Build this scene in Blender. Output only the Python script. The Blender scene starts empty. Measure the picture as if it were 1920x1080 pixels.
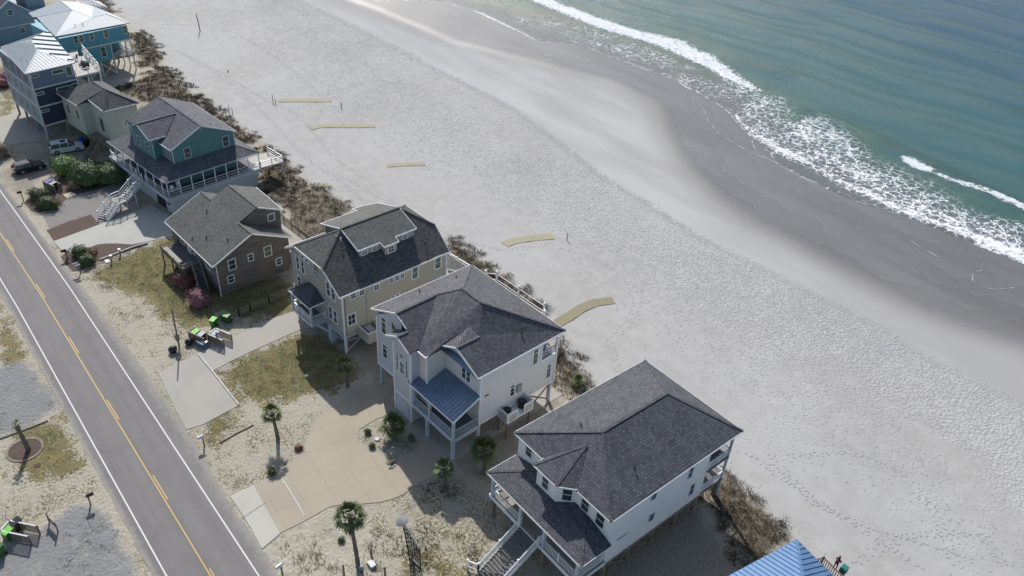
import bpy, math, random
import numpy as np
from mathutils import Vector, Matrix, noise as mnoise
random.seed(7); rng = np.random.default_rng(11)
sc = bpy.context.scene
R = math.radians
# ---------------------------------------------------------------- camera
FPX = 1493.0; CAMZ = 60.0
YAW, PIT, ROL = R(-48.2), R(35.1), R(-4.25)
cf = np.array([math.sin(YAW)*math.cos(PIT), math.cos(YAW)*math.cos(PIT), -math.sin(PIT)])
cr = np.array([math.cos(YAW), -math.sin(YAW), 0.0]); cd = np.cross(cf, cr)
cr2 = math.cos(ROL)*cr + math.sin(ROL)*cd; cd2 = -math.sin(ROL)*cr + math.cos(ROL)*cd
cam = bpy.data.cameras.new('camera'); co = bpy.data.objects.new('camera', cam); sc.collection.objects.link(co)
co.matrix_world = Matrix(((cr2[0], -cd2[0], -cf[0], 0), (cr2[1], -cd2[1], -cf[1], 0), (cr2[2], -cd2[2], -cf[2], CAMZ), (0, 0, 0, 1)))
cam.sensor_width = 36; cam.lens = 36*FPX/1920; cam.clip_end = 6000; cam.clip_start = 1
sc.camera = co
# ---------------------------------------------------------------- world, sun, exposure
SUN_AZ, SUN_EL = -23.0, 39.0          # direction the shadows fall, sun elevation
w = bpy.data.worlds.new("World"); sc.world = w; w.use_nodes = True
nt = w.node_tree; nt.nodes.clear()
sky = nt.nodes.new('ShaderNodeTexSky'); sky.sky_type = 'NISHITA'; sky.sun_disc = False
sx, sy = -math.cos(R(SUN_AZ)), -math.sin(R(SUN_AZ))
sky.sun_elevation = R(SUN_EL); sky.sun_rotation = math.atan2(sx, sy)
sky.air_density = 1.1; sky.dust_density = 1.5; sky.ozone_density = 1.2
bg = nt.nodes.new('ShaderNodeBackground'); bg.inputs[1].default_value = 0.122
out = nt.nodes.new('ShaderNodeOutputWorld'); nt.links.new(sky.outputs[0], bg.inputs[0]); nt.links.new(bg.outputs[0], out.inputs[0])
sl = bpy.data.lights.new('sun', 'SUN'); sl.energy = 4.6; sl.angle = R(0.55); sl.color = (1.0, 0.975, 0.945)
so = bpy.data.objects.new('sun', sl); sc.collection.objects.link(so)
so.rotation_euler = Vector((math.cos(R(SUN_AZ))*math.cos(R(SUN_EL)), math.sin(R(SUN_AZ))*math.cos(R(SUN_EL)), -math.sin(R(SUN_EL)))).to_track_quat('-Z', 'Y').to_euler()
sc.view_settings.view_transform = 'Standard'; sc.view_settings.look = 'None'; sc.view_settings.gamma = 1
sc.view_settings.use_curve_mapping = False; sc.view_settings.exposure = 0.10
# ---------------------------------------------------------------- helpers
def W(x, y, z=0.0):
    "a point of the site from its position in the survey photo and its height"
    v = cf + (x-960)/FPX*cr2 + (y-540)/FPX*cd2; t = (z-CAMZ)/v[2]
    return (float(t*v[0]), float(t*v[1]), float(z))
def WA(pts, z=0.0): return np.array([W(a, b, z) for a, b in pts])
def tag(o, label=None, cat=None, group=None, kind=None):
    if label: o['label'] = label
    if cat: o['category'] = cat
    if group: o['group'] = group
    if kind: o['kind'] = kind
    return o
def link(o, parent=None):
    sc.collection.objects.link(o)
    if parent is not None: o.parent = parent
    return o
def empty(name, loc, deg=0, label=None, cat=None, group=None):
    o = bpy.data.objects.new(name, None); link(o); o.location = loc; o.rotation_euler = (0, 0, R(deg)); o.empty_display_size = .5
    return tag(o, label, cat, group)
def copy_tree(o, parent=None):
    c = o.copy(); link(c, parent)
    for ch in list(o.children): copy_tree(ch, c)
    return c
def auto_uv(me):
    uvl = me.uv_layers.new(name='UVMap'); n = len(me.loops)
    co_ = np.empty(len(me.vertices)*3); me.vertices.foreach_get('co', co_); co_ = co_.reshape(-1, 3)
    li = np.empty(n, dtype=np.int32); me.loops.foreach_get('vertex_index', li)
    pn = np.empty(len(me.polygons)*3); me.polygons.foreach_get('normal', pn); pn = pn.reshape(-1, 3)
    tot = np.empty(len(me.polygons), dtype=np.int32); me.polygons.foreach_get('loop_total', tot)
    N = np.repeat(pn, tot, axis=0); P = co_[li]
    a = np.stack([-N[:, 1], N[:, 0], np.zeros(n)], 1); L = np.linalg.norm(a, axis=1); flat = L < .02
    a[flat] = (1, 0, 0); L[flat] = 1; a /= L[:, None]; b = np.cross(N, a); b[flat] = (0, 1, 0)
    uv = np.stack([(P*a).sum(1), (P*b).sum(1)], 1); uvl.data.foreach_set('uv', uv.ravel())
class MB:
    def __init__(s): s.v = []; s.f = []; s.pieces = []
    def add(s, vs, fs):
        s.pieces.append((list(vs), list(fs))); n = len(s.v); s.v += [tuple(p) for p in vs]; s.f += [tuple(i+n for i in f) for f in fs]; return s
    def box(s, x0, x1, y0, y1, z0, z1):
        if x0 > x1: x0, x1 = x1, x0
        if y0 > y1: y0, y1 = y1, y0
        return s.add([(x0,y0,z0),(x1,y0,z0),(x1,y1,z0),(x0,y1,z0),(x0,y0,z1),(x1,y0,z1),(x1,y1,z1),(x0,y1,z1)],
                     [(0,3,2,1),(4,5,6,7),(0,1,5,4),(1,2,6,5),(2,3,7,6),(3,0,4,7)])
    def beam(s, a, b, wd, ht, up=(0,0,1)):
        "rectangular bar from a to b, wd across, ht along up"
        a = Vector(a); b = Vector(b); d = (b-a).normalized(); u = Vector(up)
        if abs(d.dot(u)) > .98: u = Vector((1,0,0))
        sd = d.cross(u).normalized()*wd/2; uu = sd.cross(d).normalized()*ht/2
        vs = [p+i*sd+j*uu for p in (a,b) for i,j in ((-1,-1),(1,-1),(1,1),(-1,1))]
        return s.add(vs, [(0,1,2,3),(7,6,5,4),(0,4,5,1),(1,5,6,2),(2,6,7,3),(3,7,4,0)])
    def tube(s, pts, rs, n=8):
        vs = []; fs = []; pts = [Vector(p) for p in pts]
        if not hasattr(rs, '__len__'): rs = [rs]*len(pts)
        for k, p in enumerate(pts):
            d = (pts[min(k+1, len(pts)-1)]-pts[max(k-1, 0)]).normalized()
            a = d.cross(Vector((0,0,1)) if abs(d.z) < .9 else Vector((1,0,0))).normalized(); b = d.cross(a)
            vs += [p+(a*math.cos(2*math.pi*i/n)+b*math.sin(2*math.pi*i/n))*rs[k] for i in range(n)]
        for k in range(len(pts)-1):
            for i in range(n):
                j = (i+1) % n; fs.append((k*n+i, k*n+j, (k+1)*n+j, (k+1)*n+i))
        fs.append(tuple(range(n-1, -1, -1))); fs.append(tuple((len(pts)-1)*n+i for i in range(n)))
        return s.add(vs, fs)
    def slab(s, pts, th):
        "flat or sloping plate: top polygon and thickness downwards"
        n = len(pts); vs = [tuple(p) for p in pts]+[(p[0], p[1], p[2]-th) for p in pts]
        return s.add(vs, [tuple(range(n)), tuple(range(2*n-1, n-1, -1))]+[(i, i+n, (i+1) % n+n, (i+1) % n) for i in range(n)])
    def prism(s, poly, z0, z1):
        return s.slab([(x, y, z1) for x, y in poly], z1-z0)
    def build(s, name, m=None, parent=None, uv=True, smooth=False, loc=None):
        me = bpy.data.meshes.new(name); me.from_pydata(s.v, [], s.f); me.update()
        if uv: auto_uv(me)
        if m: me.materials.append(m)
        if smooth: me.polygons.foreach_set('use_smooth', [True]*len(me.polygons))
        o = bpy.data.objects.new(name, me); link(o, parent)
        if loc: o.location = loc
        return o
def build_each(mb, name, m, parent=None):
    "one object for every piece collected in mb"
    for vs, fs in list(mb.pieces): MB().add(vs, fs).build(name, m, parent)
# ---------------------------------------------------------------- materials
def newmat(name):
    m = bpy.data.materials.new(name); m.use_nodes = True; t = m.node_tree; b = t.nodes['Principled BSDF']
    return m, t, b
class NT:
    def __init__(s, t): s.t = t
    def n(s, typ, **kw):
        x = s.t.nodes.new(typ)
        for k, v in kw.items():
            if k in x.inputs: x.inputs[k].default_value = v
            else: setattr(x, k, v)
        return x
    def l(s, a, b): s.t.links.new(a, b)
    def noise(s, scale, detail=4, rough=.6, vec=None, dist=0):
        x = s.n('ShaderNodeTexNoise'); x.inputs['Scale'].default_value = scale; x.inputs['Detail'].default_value = detail; x.inputs['Roughness'].default_value = rough; x.inputs['Distortion'].default_value = dist
        if vec is not None: s.l(vec, x.inputs['Vector'])
        return x.outputs['Fac']
    def math(s, op, a, b=None, c=None, clamp=False):
        x = s.n('ShaderNodeMath', operation=op); x.use_clamp = clamp
        for i, q in enumerate((a, b, c)):
            if q is None: continue
            if isinstance(q, (int, float)): x.inputs[i].default_value = q
            else: s.l(q, x.inputs[i])
        return x.outputs[0]
    def rng(s, v, a, b, c=0., d=1., smooth=True):
        x = s.n('ShaderNodeMapRange', interpolation_type='SMOOTHSTEP' if smooth else 'LINEAR'); s.l(v, x.inputs[0])
        for i, q in enumerate((a, b, c, d)): x.inputs[i+1].default_value = q
        return x.outputs[0]
    def mix(s, f, a, b, typ='MIX'):
        x = s.n('ShaderNodeMix', data_type='RGBA', blend_type=typ)
        if isinstance(f, (int, float)): x.inputs[0].default_value = f
        else: s.l(f, x.inputs[0])
        for i, q in ((6, a), (7, b)):
            if isinstance(q, tuple): x.inputs[i].default_value = (*q[:3], 1)
            else: s.l(q, x.inputs[i])
        return x.outputs[2]
    def attr(s, name):
        x = s.n('ShaderNodeAttribute'); x.attribute_name = name; return x.outputs['Fac']
    def geo(s): return s.n('ShaderNodeNewGeometry').outputs['Position']
    def obj(s): return s.n('ShaderNodeTexCoord').outputs['Object']
    def uv(s): return s.n('ShaderNodeTexCoord').outputs['UV']
    def bump(s, h, strength, dist, normal=None):
        x = s.n('ShaderNodeBump'); x.inputs['Strength'].default_value = strength; x.inputs['Distance'].default_value = dist; s.l(h, x.inputs['Height'])
        if normal is not None: s.l(normal, x.inputs['Normal'])
        return x.outputs[0]
def plain(name, c, rough=.6, metal=0, var=.12, scale=1.5, spec=.5, bumpd=0, bscale=20):
    m, t, b = newmat(name); g = NT(t)
    f = g.noise(scale, 6, .65, g.geo())
    lo = tuple(max(0, x*(1-var)) for x in c); hi = tuple(min(1, x*(1+var)) for x in c)
    g.l(g.mix(g.rng(f, .3, .7), lo, hi), b.inputs['Base Color'])
    b.inputs['Roughness'].default_value = rough; b.inputs['Metallic'].default_value = metal; b.inputs['Specular IOR Level'].default_value = spec
    if bumpd: g.l(g.bump(g.noise(bscale, 4, .6, g.geo()), .6, bumpd), b.inputs['Normal'])
    return m
def shingle(name, c1, c2, mortar, rough=.85):
    m, t, b = newmat(name); g = NT(t); uv = g.uv()
    br = g.n('ShaderNodeTexBrick'); g.l(uv, br.inputs['Vector']); br.offset = .5
    for k, v in (('Scale', 1), ('Mortar Size', .026), ('Mortar Smooth', .25), ('Bias', 0), ('Brick Width', .38), ('Row Height', .27)): br.inputs[k].default_value = v
    br.inputs['Color1'].default_value = (*c1, 1); br.inputs['Color2'].default_value = (*c2, 1); br.inputs['Mortar'].default_value = (*mortar, 1)
    n1 = g.noise(.5, 4, .6, g.geo()); n2 = g.noise(9, 3, .7, g.geo()); n3 = g.noise(2.2, 3, .6, g.geo())
    c = g.mix(g.rng(n1, .3, .7, 0, .25), br.outputs['Color'], tuple(x*1.25 for x in c2))
    c = g.mix(g.rng(n2, .35, .7, 0, .5), c, tuple(x*.6 for x in c1)); c = g.mix(g.rng(n3, .5, .75, 0, .2), c, tuple(x*1.4 for x in c2))
    g.l(c, b.inputs['Base Color']); b.inputs['Roughness'].default_value = rough; b.inputs['Specular IOR Level'].default_value = .35
    g.l(g.bump(g.math('ADD', g.math('MULTIPLY', br.outputs['Fac'], -1.), g.math('MULTIPLY', n2, .6)), .7, .03), b.inputs['Normal'])
    return m
def siding(name, c, row=.20, dark=.60, rough=.6, var=.06, width=3.6, mort=.018, plank=False):
    m, t, b = newmat(name); g = NT(t)
    br = g.n('ShaderNodeTexBrick'); g.l(g.uv(), br.inputs['Vector']); br.offset = .37
    for k, v in (('Scale', 1), ('Mortar Size', mort), ('Mortar Smooth', .2), ('Bias', 0), ('Brick Width', width), ('Row Height', row)): br.inputs[k].default_value = v
    k2 = 1-var if not plank else .6
    br.inputs['Color1'].default_value = (*c, 1); br.inputs['Color2'].default_value = (*[x*k2 for x in c], 1); br.inputs['Mortar'].default_value = (*[x*dark for x in c], 1)
    n1 = g.noise(.45, 5, .65, g.geo())
    g.l(g.mix(g.rng(n1, .35, .75, 0, .35), br.outputs['Color'], tuple(x*.78 for x in c)), b.inputs['Base Color'])
    b.inputs['Roughness'].default_value = rough
    g.l(g.bump(br.outputs['Fac'], .5, -.02), b.inputs['Normal'])
    return m
def leafmat(name, c1, c2, c3, rough=.6, scale=1.3):
    m, t, b = newmat(name); g = NT(t); p = g.geo()
    f = g.noise(scale, 4, .6, p); f2 = g.noise(14, 2, .6, p)
    c = g.mix(g.rng(f, .35, .65), c1, c2); c = g.mix(g.rng(f2, .5, .7), c, c3)
    g.l(c, b.inputs['Base Color']); b.inputs['Roughness'].default_value = rough
    b.inputs['Transmission Weight'].default_value = 0; b.inputs['Specular IOR Level'].default_value = .3
    return m
M = {}
M['white'] = plain('white_paint', (.72,.73,.74), .45, var=.06)
M['offwhite'] = plain('aged_white_paint', (.55,.55,.53), .6, var=.12)
M['bluewhite'] = plain('pale_blue_paint', (.42,.47,.54), .5, var=.06)
M['glass'] = plain('window_glass', (.035,.05,.06), .06, var=.5, scale=.6, spec=.8)
M['greenglass'] = plain('green_window_glass', (.05,.11,.07), .08, var=.4, scale=.8, spec=.7)
M['dark'] = plain('dark_metal', (.02,.02,.022), .5)
M['black'] = plain('black_plastic', (.014,.014,.016), .35)
M['grey'] = plain('grey_plastic', (.28,.29,.30), .5)
M['ac'] = plain('air_conditioner_metal', (.42,.41,.38), .5, var=.15)
M['wood'] = plain('weathered_wood', (.23,.19,.15), .85, var=.3, scale=3, bumpd=.01)
M['pile'] = plain('treated_timber', (.20,.17,.13), .85, var=.3, scale=2.5, bumpd=.01)
M['deckwood'] = siding('deck_boards', (.42,.38,.31), .15, .3, .8, .15, 3., .016)
M['whitedeck'] = siding('pale_deck_boards', (.50,.47,.42), .15, .4, .8, .1, 3., .014)
M['greydeck'] = siding('grey_deck_boards', (.16,.16,.17), .15, .5, .8, .1, 3., .014)
M['redwood'] = plain('reddish_timber', (.19,.10,.07), .8, var=.25)
M['roofgrey'] = shingle('slate_grey_shingles', (.058,.061,.07), (.125,.128,.14), (.03,.031,.038))
M['roofpurple'] = shingle('purple_grey_shingles', (.07,.069,.077), (.145,.143,.155), (.036,.035,.042))
M['roofolive'] = shingle('olive_grey_shingles', (.055,.058,.057), (.135,.138,.13), (.026,.028,.03))
M['roofbrown'] = shingle('brown_grey_shingles', (.085,.086,.08), (.16,.16,.148), (.05,.051,.048))
M['roofteal'] = shingle('blue_grey_shingles', (.07,.073,.085), (.16,.163,.18), (.04,.042,.052))
M['roofh2'] = shingle('warm_grey_shingles', (.07,.07,.072), (.15,.15,.152), (.04,.04,.044))
M['metal'] = plain('galvanised_roof', (.27,.31,.335), .55, metal=.0, var=.08)
M['bluemetal'] = plain('blue_metal_roof', (.10,.19,.34), .38, metal=.2, var=.08)
M['porchmetal'] = plain('grey_blue_metal_roof', (.17,.23,.31), .35, metal=.35, var=.06)
M['sWhite'] = siding('white_siding', (.86,.87,.88))
M['sLight'] = siding('light_grey_siding', (.68,.67,.66))
M['sFrontShade'] = siding('shade_tinted_grey_siding', (.52,.54,.60))  # same light grey siding, with the bluish shade of the front put into its colour
M['sKhaki'] = siding('khaki_siding', (.47,.445,.345))
M['sTaupe'] = siding('taupe_siding', (.39,.37,.345))
M['sWood'] = siding('weathered_shake_siding', (.19,.168,.155), .2, .45, .9, .25, 1.1, .02, True)
M['sTeal'] = siding('teal_siding', (.085,.23,.235))
M['sTurq'] = siding('turquoise_siding', (.09,.32,.40))
M['sNavy'] = siding('navy_siding', (.035,.048,.085))
M['sBlue'] = siding('slate_blue_siding', (.17,.215,.30))
M['sGreyBlue'] = siding('grey_blue_siding', (.23,.30,.37))
M['sSage'] = siding('sage_siding', (.5,.51,.44))
M['sLap'] = siding('pale_lower_boards', (.50,.53,.56), 1.2, .7, .6, .06, .3, .02)
M['concrete'] = plain('concrete', (.34,.33,.30), .85, var=.14, scale=.7, bumpd=.004)
M['seam'] = plain('expansion_joint', (.10,.095,.085), .9)
M['timber_edge'] = plain('pale_edging_timber', (.45,.43,.40), .8, var=.2)
M['lime'] = plain('lime_green_plastic', (.15,.45,.05), .55, var=.25)
M['bingreen'] = plain('dark_green_plastic', (.035,.14,.03), .45)
M['blue'] = plain('blue_plastic', (.04,.09,.45), .4)
M['bagblue'] = plain('blue_grey_plastic', (.12,.17,.24), .4)
M['orange'] = plain('orange_foam', (.6,.22,.05), .5)
M['bark'] = plain('palm_bark', (.15,.125,.10), .95, var=.4, scale=6, bumpd=.03, bscale=12)
M['twig'] = plain('twigs', (.12,.09,.07), .9)
M['mat'] = siding('roll_out_beach_mat', (.36,.325,.215), .32, .72, .9, .06, 5, .03)
M['mattan'] = siding('tan_beach_mat', (.27,.24,.15), .32, .72, .9, .06, 5, .03)
M['carwhite'] = plain('white_car_paint', (.62,.64,.66), .2, spec=.7, var=.02)
M['carblack'] = plain('black_car_paint', (.012,.014,.02), .15, spec=.7, var=.05)
M['tyre'] = plain('rubber', (.02,.02,.02), .85)
M['rim'] = plain('alloy', (.45,.45,.46), .3, metal=.7)
M['redlamp'] = plain('red_lens', (.4,.02,.02), .25)
M['skin'] = plain('skin', (.50,.32,.24), .6, var=.05)
M['cloth'] = plain('dark_cloth', (.03,.035,.05), .9)
M['redcloth'] = plain('red_cloth', (.28,.05,.05), .9)
M['teal'] = plain('teal_canvas', (.01,.16,.15), .8)
M['logo'] = plain('light_blue_sign', (.10,.38,.68), .5)
M['stone'] = plain('sandstone', (.40,.35,.26), .9, var=.25, scale=3, bumpd=.02, bscale=5)
M['palm'] = leafmat('palm_leaf', (.055,.085,.03), (.10,.14,.045), (.17,.17,.07))
M['palmdry'] = leafmat('dry_palm_leaf', (.20,.15,.09), (.28,.22,.14), (.15,.11,.06))
M['hedge'] = leafmat('hedge_leaf', (.035,.06,.02), (.07,.10,.03), (.11,.10,.04))
M['bush'] = leafmat('bush_leaf', (.04,.075,.03), (.085,.13,.045), (.14,.18,.06))
M['limeleaf'] = leafmat('light_bush_leaf', (.08,.15,.04), (.14,.22,.06), (.20,.27,.10))
M['azalea'] = leafmat('pink_azalea', (.24,.085,.11), (.36,.17,.20), (.09,.06,.045), scale=3)
M['redbush'] = leafmat('reddish_bush', (.16,.06,.055), (.24,.10,.09), (.10,.07,.04), scale=3)
M['dune'] = leafmat('dune_grass', (.045,.033,.020), (.095,.070,.045), (.055,.062,.026), .9, .8)
M['weed'] = leafmat('weeds', (.10,.10,.04), (.17,.155,.075), (.07,.10,.03), .9, 1.)
M['dry'] = leafmat('dry_stems', (.22,.17,.11), (.30,.24,.16), (.12,.09,.06), .9, 2)
# ---------------------------------------------------------------- polygons of the site
def sdist(P, poly):
    "signed distance in metres, positive inside"
    poly = np.asarray(poly)[:, :2]; x, y = P[:, 0], P[:, 1]; best = np.full(len(P), 1e9); inside = np.zeros(len(P), bool); n = len(poly)
    for i in range(n):
        a = poly[i]; b = poly[(i+1) % n]; d = b-a; L = d@d+1e-12
        t = np.clip(((x-a[0])*d[0]+(y-a[1])*d[1])/L, 0, 1)
        best = np.minimum(best, (x-a[0]-t*d[0])**2+(y-a[1]-t*d[1])**2)
        c = ((a[1] > y) != (b[1] > y)) & (x < (b[0]-a[0])*(y-a[1])/(b[1]-a[1]+1e-12)+a[0]); inside ^= c
    return np.sqrt(best)*np.where(inside, 1, -1)
def ldist(P, line):
    line = np.asarray(line)[:, :2]; x, y = P[:, 0], P[:, 1]; best = np.full(len(P), 1e9)
    for a, b in zip(line[:-1], line[1:]):
        d = b-a; t = np.clip(((x-a[0])*d[0]+(y-a[1])*d[1])/(d@d+1e-9), 0, 1); best = np.minimum(best, (x-a[0]-t*d[0])**2+(y-a[1]-t*d[1])**2)
    return np.sqrt(best)
VEG = [WA(p) for p in (
 [(246,62),(262,58),(280,72),(300,95),(308,110),(290,126),(262,120),(250,98)],
 [(228,165),(262,150),(300,128),(325,133),(345,162),(364,180),(385,205),(330,205),(300,200),(240,180)],
 [(365,182),(400,190),(416,212),(445,240),(484,258),(480,275),(435,262),(390,225)],
 [(490,262),(520,285),(560,325),(584,345),(562,365),(530,388),(495,375),(485,300)],
 [(540,380),(575,360),(610,356),(640,378),(665,388),(640,420),(590,455),(540,430)],
 [(843,448),(872,462),(885,480),(905,490),(950,518),(982,545),(1015,568),(1026,592),(960,568),(895,520),(840,475)],
 [(1043,640),(1056,648),(1066,680),(1092,693),(1114,716),(1075,748),(1060,722),(1038,690)],
 [(1340,882),(1366,890),(1402,925),(1440,958),(1482,1012),(1410,1064),(1372,1030),(1330,955),(1318,925)],
 [(170,-5),(200,-8),(215,22),(195,30),(180,15)])]
LAWN = [WA(p) for p in (
 [(158,512),(195,492),(280,457),(322,440),(345,500),(375,560),(420,600),(345,625),(300,590),(262,560),(225,545),(185,530)],
 [(399,697),(472,660),(566,620),(640,640),(680,700),(620,735),(560,745),(500,765),(452,758)],
 [(0,560),(40,640),(52,670),(0,690)], [(20,800),(115,782),(150,840),(170,900),(60,900),(0,870)],
 [(745,1055),(800,1040),(880,1060),(880,1080),(740,1080)],
 [(0,120),(25,130),(30,210),(0,225)], [(300,470),(420,460),(560,540),(560,600),(440,600),(350,560)],
 [(380,770),(440,765),(440,800),(400,850),(380,820)])]
GRAV = [WA(p) for p in ([(-60,715),(0,688),(36,680),(62,690),(86,720),(112,762),(70,792),(30,808),(0,820),(-60,845)],[(-60,1050),(0,1030),(60,1003),(100,975),(130,950),(165,943),(200,965),(225,1005),(262,1090),(280,1200),(-60,1200)])]
DIRT = [WA(p) for p in ([(14,345),(45,375),(60,345),(80,332),(105,322),(90,305),(140,300),(180,285),(160,262),(90,275),(40,300),(0,325)],[(1040,1200),(1085,1080),(1150,1035),(1290,930),(1345,1010),(1400,1075),(1420,1200)],[(640,640),(700,620),(760,640),(800,700),(735,720),(690,700)],[(860,900),(900,800),(960,770),(1060,700),(1050,760),(980,820),(940,900)])]
SWASH = WA([(560,-60),(700,0),(830,5),(900,25),(1000,75),(1100,90),(1160,111),(1220,134),(1267,150),(1304,176),(1368,208),(1387,241),(1410,262),(1452,308),(1503,338),(1563,363),(1618,384),(1679,403),(1725,417),(1794,444),(1920,498)])
FOUT = WA([(850,-40),(1000,5),(1100,23),(1193,56),(1285,79),(1341,106),(1378,134),(1433,171),(1470,185),(1488,222),(1535,216),(1591,245),(1632,287),(1683,315),(1748,338),(1790,366),(1841,398),(1920,417)])
WET = WA([(450,-60),(665,0),(760,40),(850,75),(950,100),(1060,130),(1150,150),(1230,190),(1250,240),(1290,310),(1350,370),(1420,420),(1520,470),(1620,520),(1720,570),(1800,600),(1920,640)])
BERM = WA([(560,0),(700,70),(846,143),(933,187),(995,230),(1058,278),(1125,331),(1200,372),(1300,440),(1400,490),(1500,545),(1640,610),(1750,680),(1920,760)])
def ycurve(line, x):
    l = line[np.argsort(line[:, 0])]; return np.interp(x, l[:, 0], l[:, 1])
def gz(x, y):
    x = np.asarray(x, float); y = np.asarray(y, float)
    k = np.clip((y-52)/14, 0, 1)
    return k*(.10*np.sin(x*.11+y*.07)+.07*np.sin(x*.05-y*.16+1.3)+.05*np.sin(x*.31+y*.23))*np.clip((150-y)/50, 0, 1)
# ---------------------------------------------------------------- ground
def axis(a, b, step, lo, hi):
    m = list(np.arange(a, b, step)); s = step; x = a
    left = []
    while x > lo: s *= 1.35; x -= s; left.append(x)
    s = step; x = m[-1]; right = []
    while x < hi: s *= 1.35; x += s; right.append(x)
    return np.array(left[::-1]+m+right)
gx = axis(-235, 6, .8, -2500, 2500); gy = axis(-14, 136, .7, -2500, 2500)
GX, GY = np.meshgrid(gx, gy); P = np.stack([GX.ravel(), GY.ravel()], 1)
veg = np.max([sdist(P, p) for p in VEG], 0); lawn = np.max([sdist(P, p) for p in LAWN], 0)
ysw = ycurve(SWASH, P[:, 0]); ywet = ycurve(WET, P[:, 0]); ybe = ycurve(BERM, P[:, 0])
DUNEY = WA([(180,-5),(262,50),(310,110),(345,160),(416,212),(495,262),(584,345),(665,388),(850,450),(950,515),(1026,592),(1066,680),(1114,716),(1340,880),(1440,955),(1500,1020)])
ydu = ycurve(DUNEY, P[:, 0])
Z = gz(P[:, 0], P[:, 1]) + .35*np.clip(veg/2.0, 0, 1) + .05*np.clip(lawn, 0, 1)*0
Z -= np.clip((P[:, 1]-ysw-1.0)/10, 0, 1)*3.0
me = bpy.data.meshes.new('ground'); nx, ny = len(gx), len(gy)
idx = np.arange(nx*ny).reshape(ny, nx)
q = np.stack([idx[:-1, :-1], idx[:-1, 1:], idx[1:, 1:], idx[1:, :-1]], -1).reshape(-1, 4)
def grid_mesh(me, V, q):
    me.vertices.add(len(V)); me.vertices.foreach_set('co', V.astype(np.float32).ravel())
    me.loops.add(q.size); me.loops.foreach_set('vertex_index', q.astype(np.int32).ravel())
    me.polygons.add(len(q)); me.polygons.foreach_set('loop_start', np.arange(0, q.size, q.shape[1], dtype=np.int32)); me.polygons.foreach_set('loop_total', np.full(len(q), q.shape[1], np.int32))
    me.update(calc_edges=True); me.polygons.foreach_set('use_smooth', [True]*len(q))
grid_mesh(me, np.column_stack([P, Z]), q)
def vattr(me, name, a):
    at = me.attributes.new(name, 'FLOAT', 'POINT'); at.data.foreach_set('value', np.asarray(a, np.float32))
vattr(me, 'veg', np.clip(veg, -6, 6)); vattr(me, 'lawn', np.clip(lawn, -6, 6))
vattr(me, 'gravel', np.clip(np.max([sdist(P, p_) for p_ in GRAV], 0), -6, 6)); vattr(me, 'dirt', np.clip(np.max([sdist(P, p_) for p_ in DIRT], 0), -6, 6)); vattr(me, 'wet', np.clip(P[:, 1]-ywet, -30, 30)); vattr(me, 'berm', np.clip(P[:, 1]-ybe, -60, 60)); vattr(me, 'beach', np.clip(P[:, 1]-ydu, -40, 80)); vattr(me, 'swash', np.clip(P[:, 1]-ysw, -40, 20))
m, t, b = newmat('sand_and_soil'); g = NT(t); p = g.geo()
nA = g.noise(.06, 4, .55, p); nB = g.noise(.5, 5, .65, p); nC = g.noise(4, 4, .7, p); nD = g.noise(16, 3, .7, p)
# coordinates stretched along the shore, for the smooth sand and tide marks
mp = g.n('ShaderNodeMapping'); g.l(p, mp.inputs[0]); mp.inputs['Scale'].default_value = (.02, .09, .1)
nS = g.noise(1., 5, .6, mp.outputs[0])
lot = g.mix(g.rng(nB, .3, .7), (.34,.305,.24), (.44,.405,.335)); lot = g.mix(g.rng(nC, .56, .72), lot, (.22,.19,.135))
scrub = g.rng(g.math('ADD', nB, g.math('MULTIPLY', nA, .7)), .80, 1.0, 0, .9)
lot = g.mix(g.math('MULTIPLY', scrub, g.rng(nC, .42, .55)), lot, (.16,.145,.075))
grass = g.mix(g.rng(nB, .35, .65), (.105,.11,.04), (.20,.165,.075)); grass = g.mix(g.rng(nC, .45, .7), grass, (.13,.095,.045)); grass = g.mix(g.rng(nD, .55, .75), grass, (.26,.24,.14))
lf = g.math('ADD', g.attr('lawn'), g.math('ADD', g.math('MULTIPLY', g.math('SUBTRACT', nB, .5), 9.), g.math('MULTIPLY', g.math('SUBTRACT', nC, .5), 5.)))
c = g.mix(g.rng(lf, -.6, .9), lot, grass)
gf = g.math('ADD', g.attr('gravel'), g.math('ADD', g.math('MULTIPLY', g.math('SUBTRACT', nB, .5), 3.5), g.math('MULTIPLY', g.math('SUBTRACT', nC, .5), 1.6)))
grc = g.mix(g.rng(nD, .35, .65), (.15,.15,.148), (.27,.268,.262)); grc = g.mix(g.rng(nB, .5, .7, 0, .6), grc, (.33,.31,.27))
c = g.mix(g.rng(gf, -.5, .6), c, grc)
df = g.math('ADD', g.attr('dirt'), g.math('MULTIPLY', g.math('SUBTRACT', nB, .5), 5.))
c = g.mix(g.rng(df, -1., 1.2), c, g.mix(g.rng(nC, .35, .65), (.20,.17,.135), (.29,.255,.205)))
dry = g.mix(g.rng(nB, .35, .7), (.35,.338,.318), (.40,.388,.368)); dry = g.mix(g.rng(nS, .5, .7, 0, .35), dry, (.345,.328,.305))
bf = g.math('ADD', g.attr('beach'), g.math('MULTIPLY', g.math('SUBTRACT', nB, .5), 4.))
dry = g.mix(g.rng(nA, .4, .62, 0, .45), dry, (.43,.425,.415))
c = g.mix(g.rng(bf, -2., .8), c, dry)
band = g.rng(g.math('ADD', g.attr('berm'), g.math('MULTIPLY', g.math('SUBTRACT', nB, .5), 3.)), -.5, .8)
smooth = g.mix(g.rng(nS, .35, .65), (.345,.335,.322), (.425,.418,.405))
c = g.mix(band, c, smooth)
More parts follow.
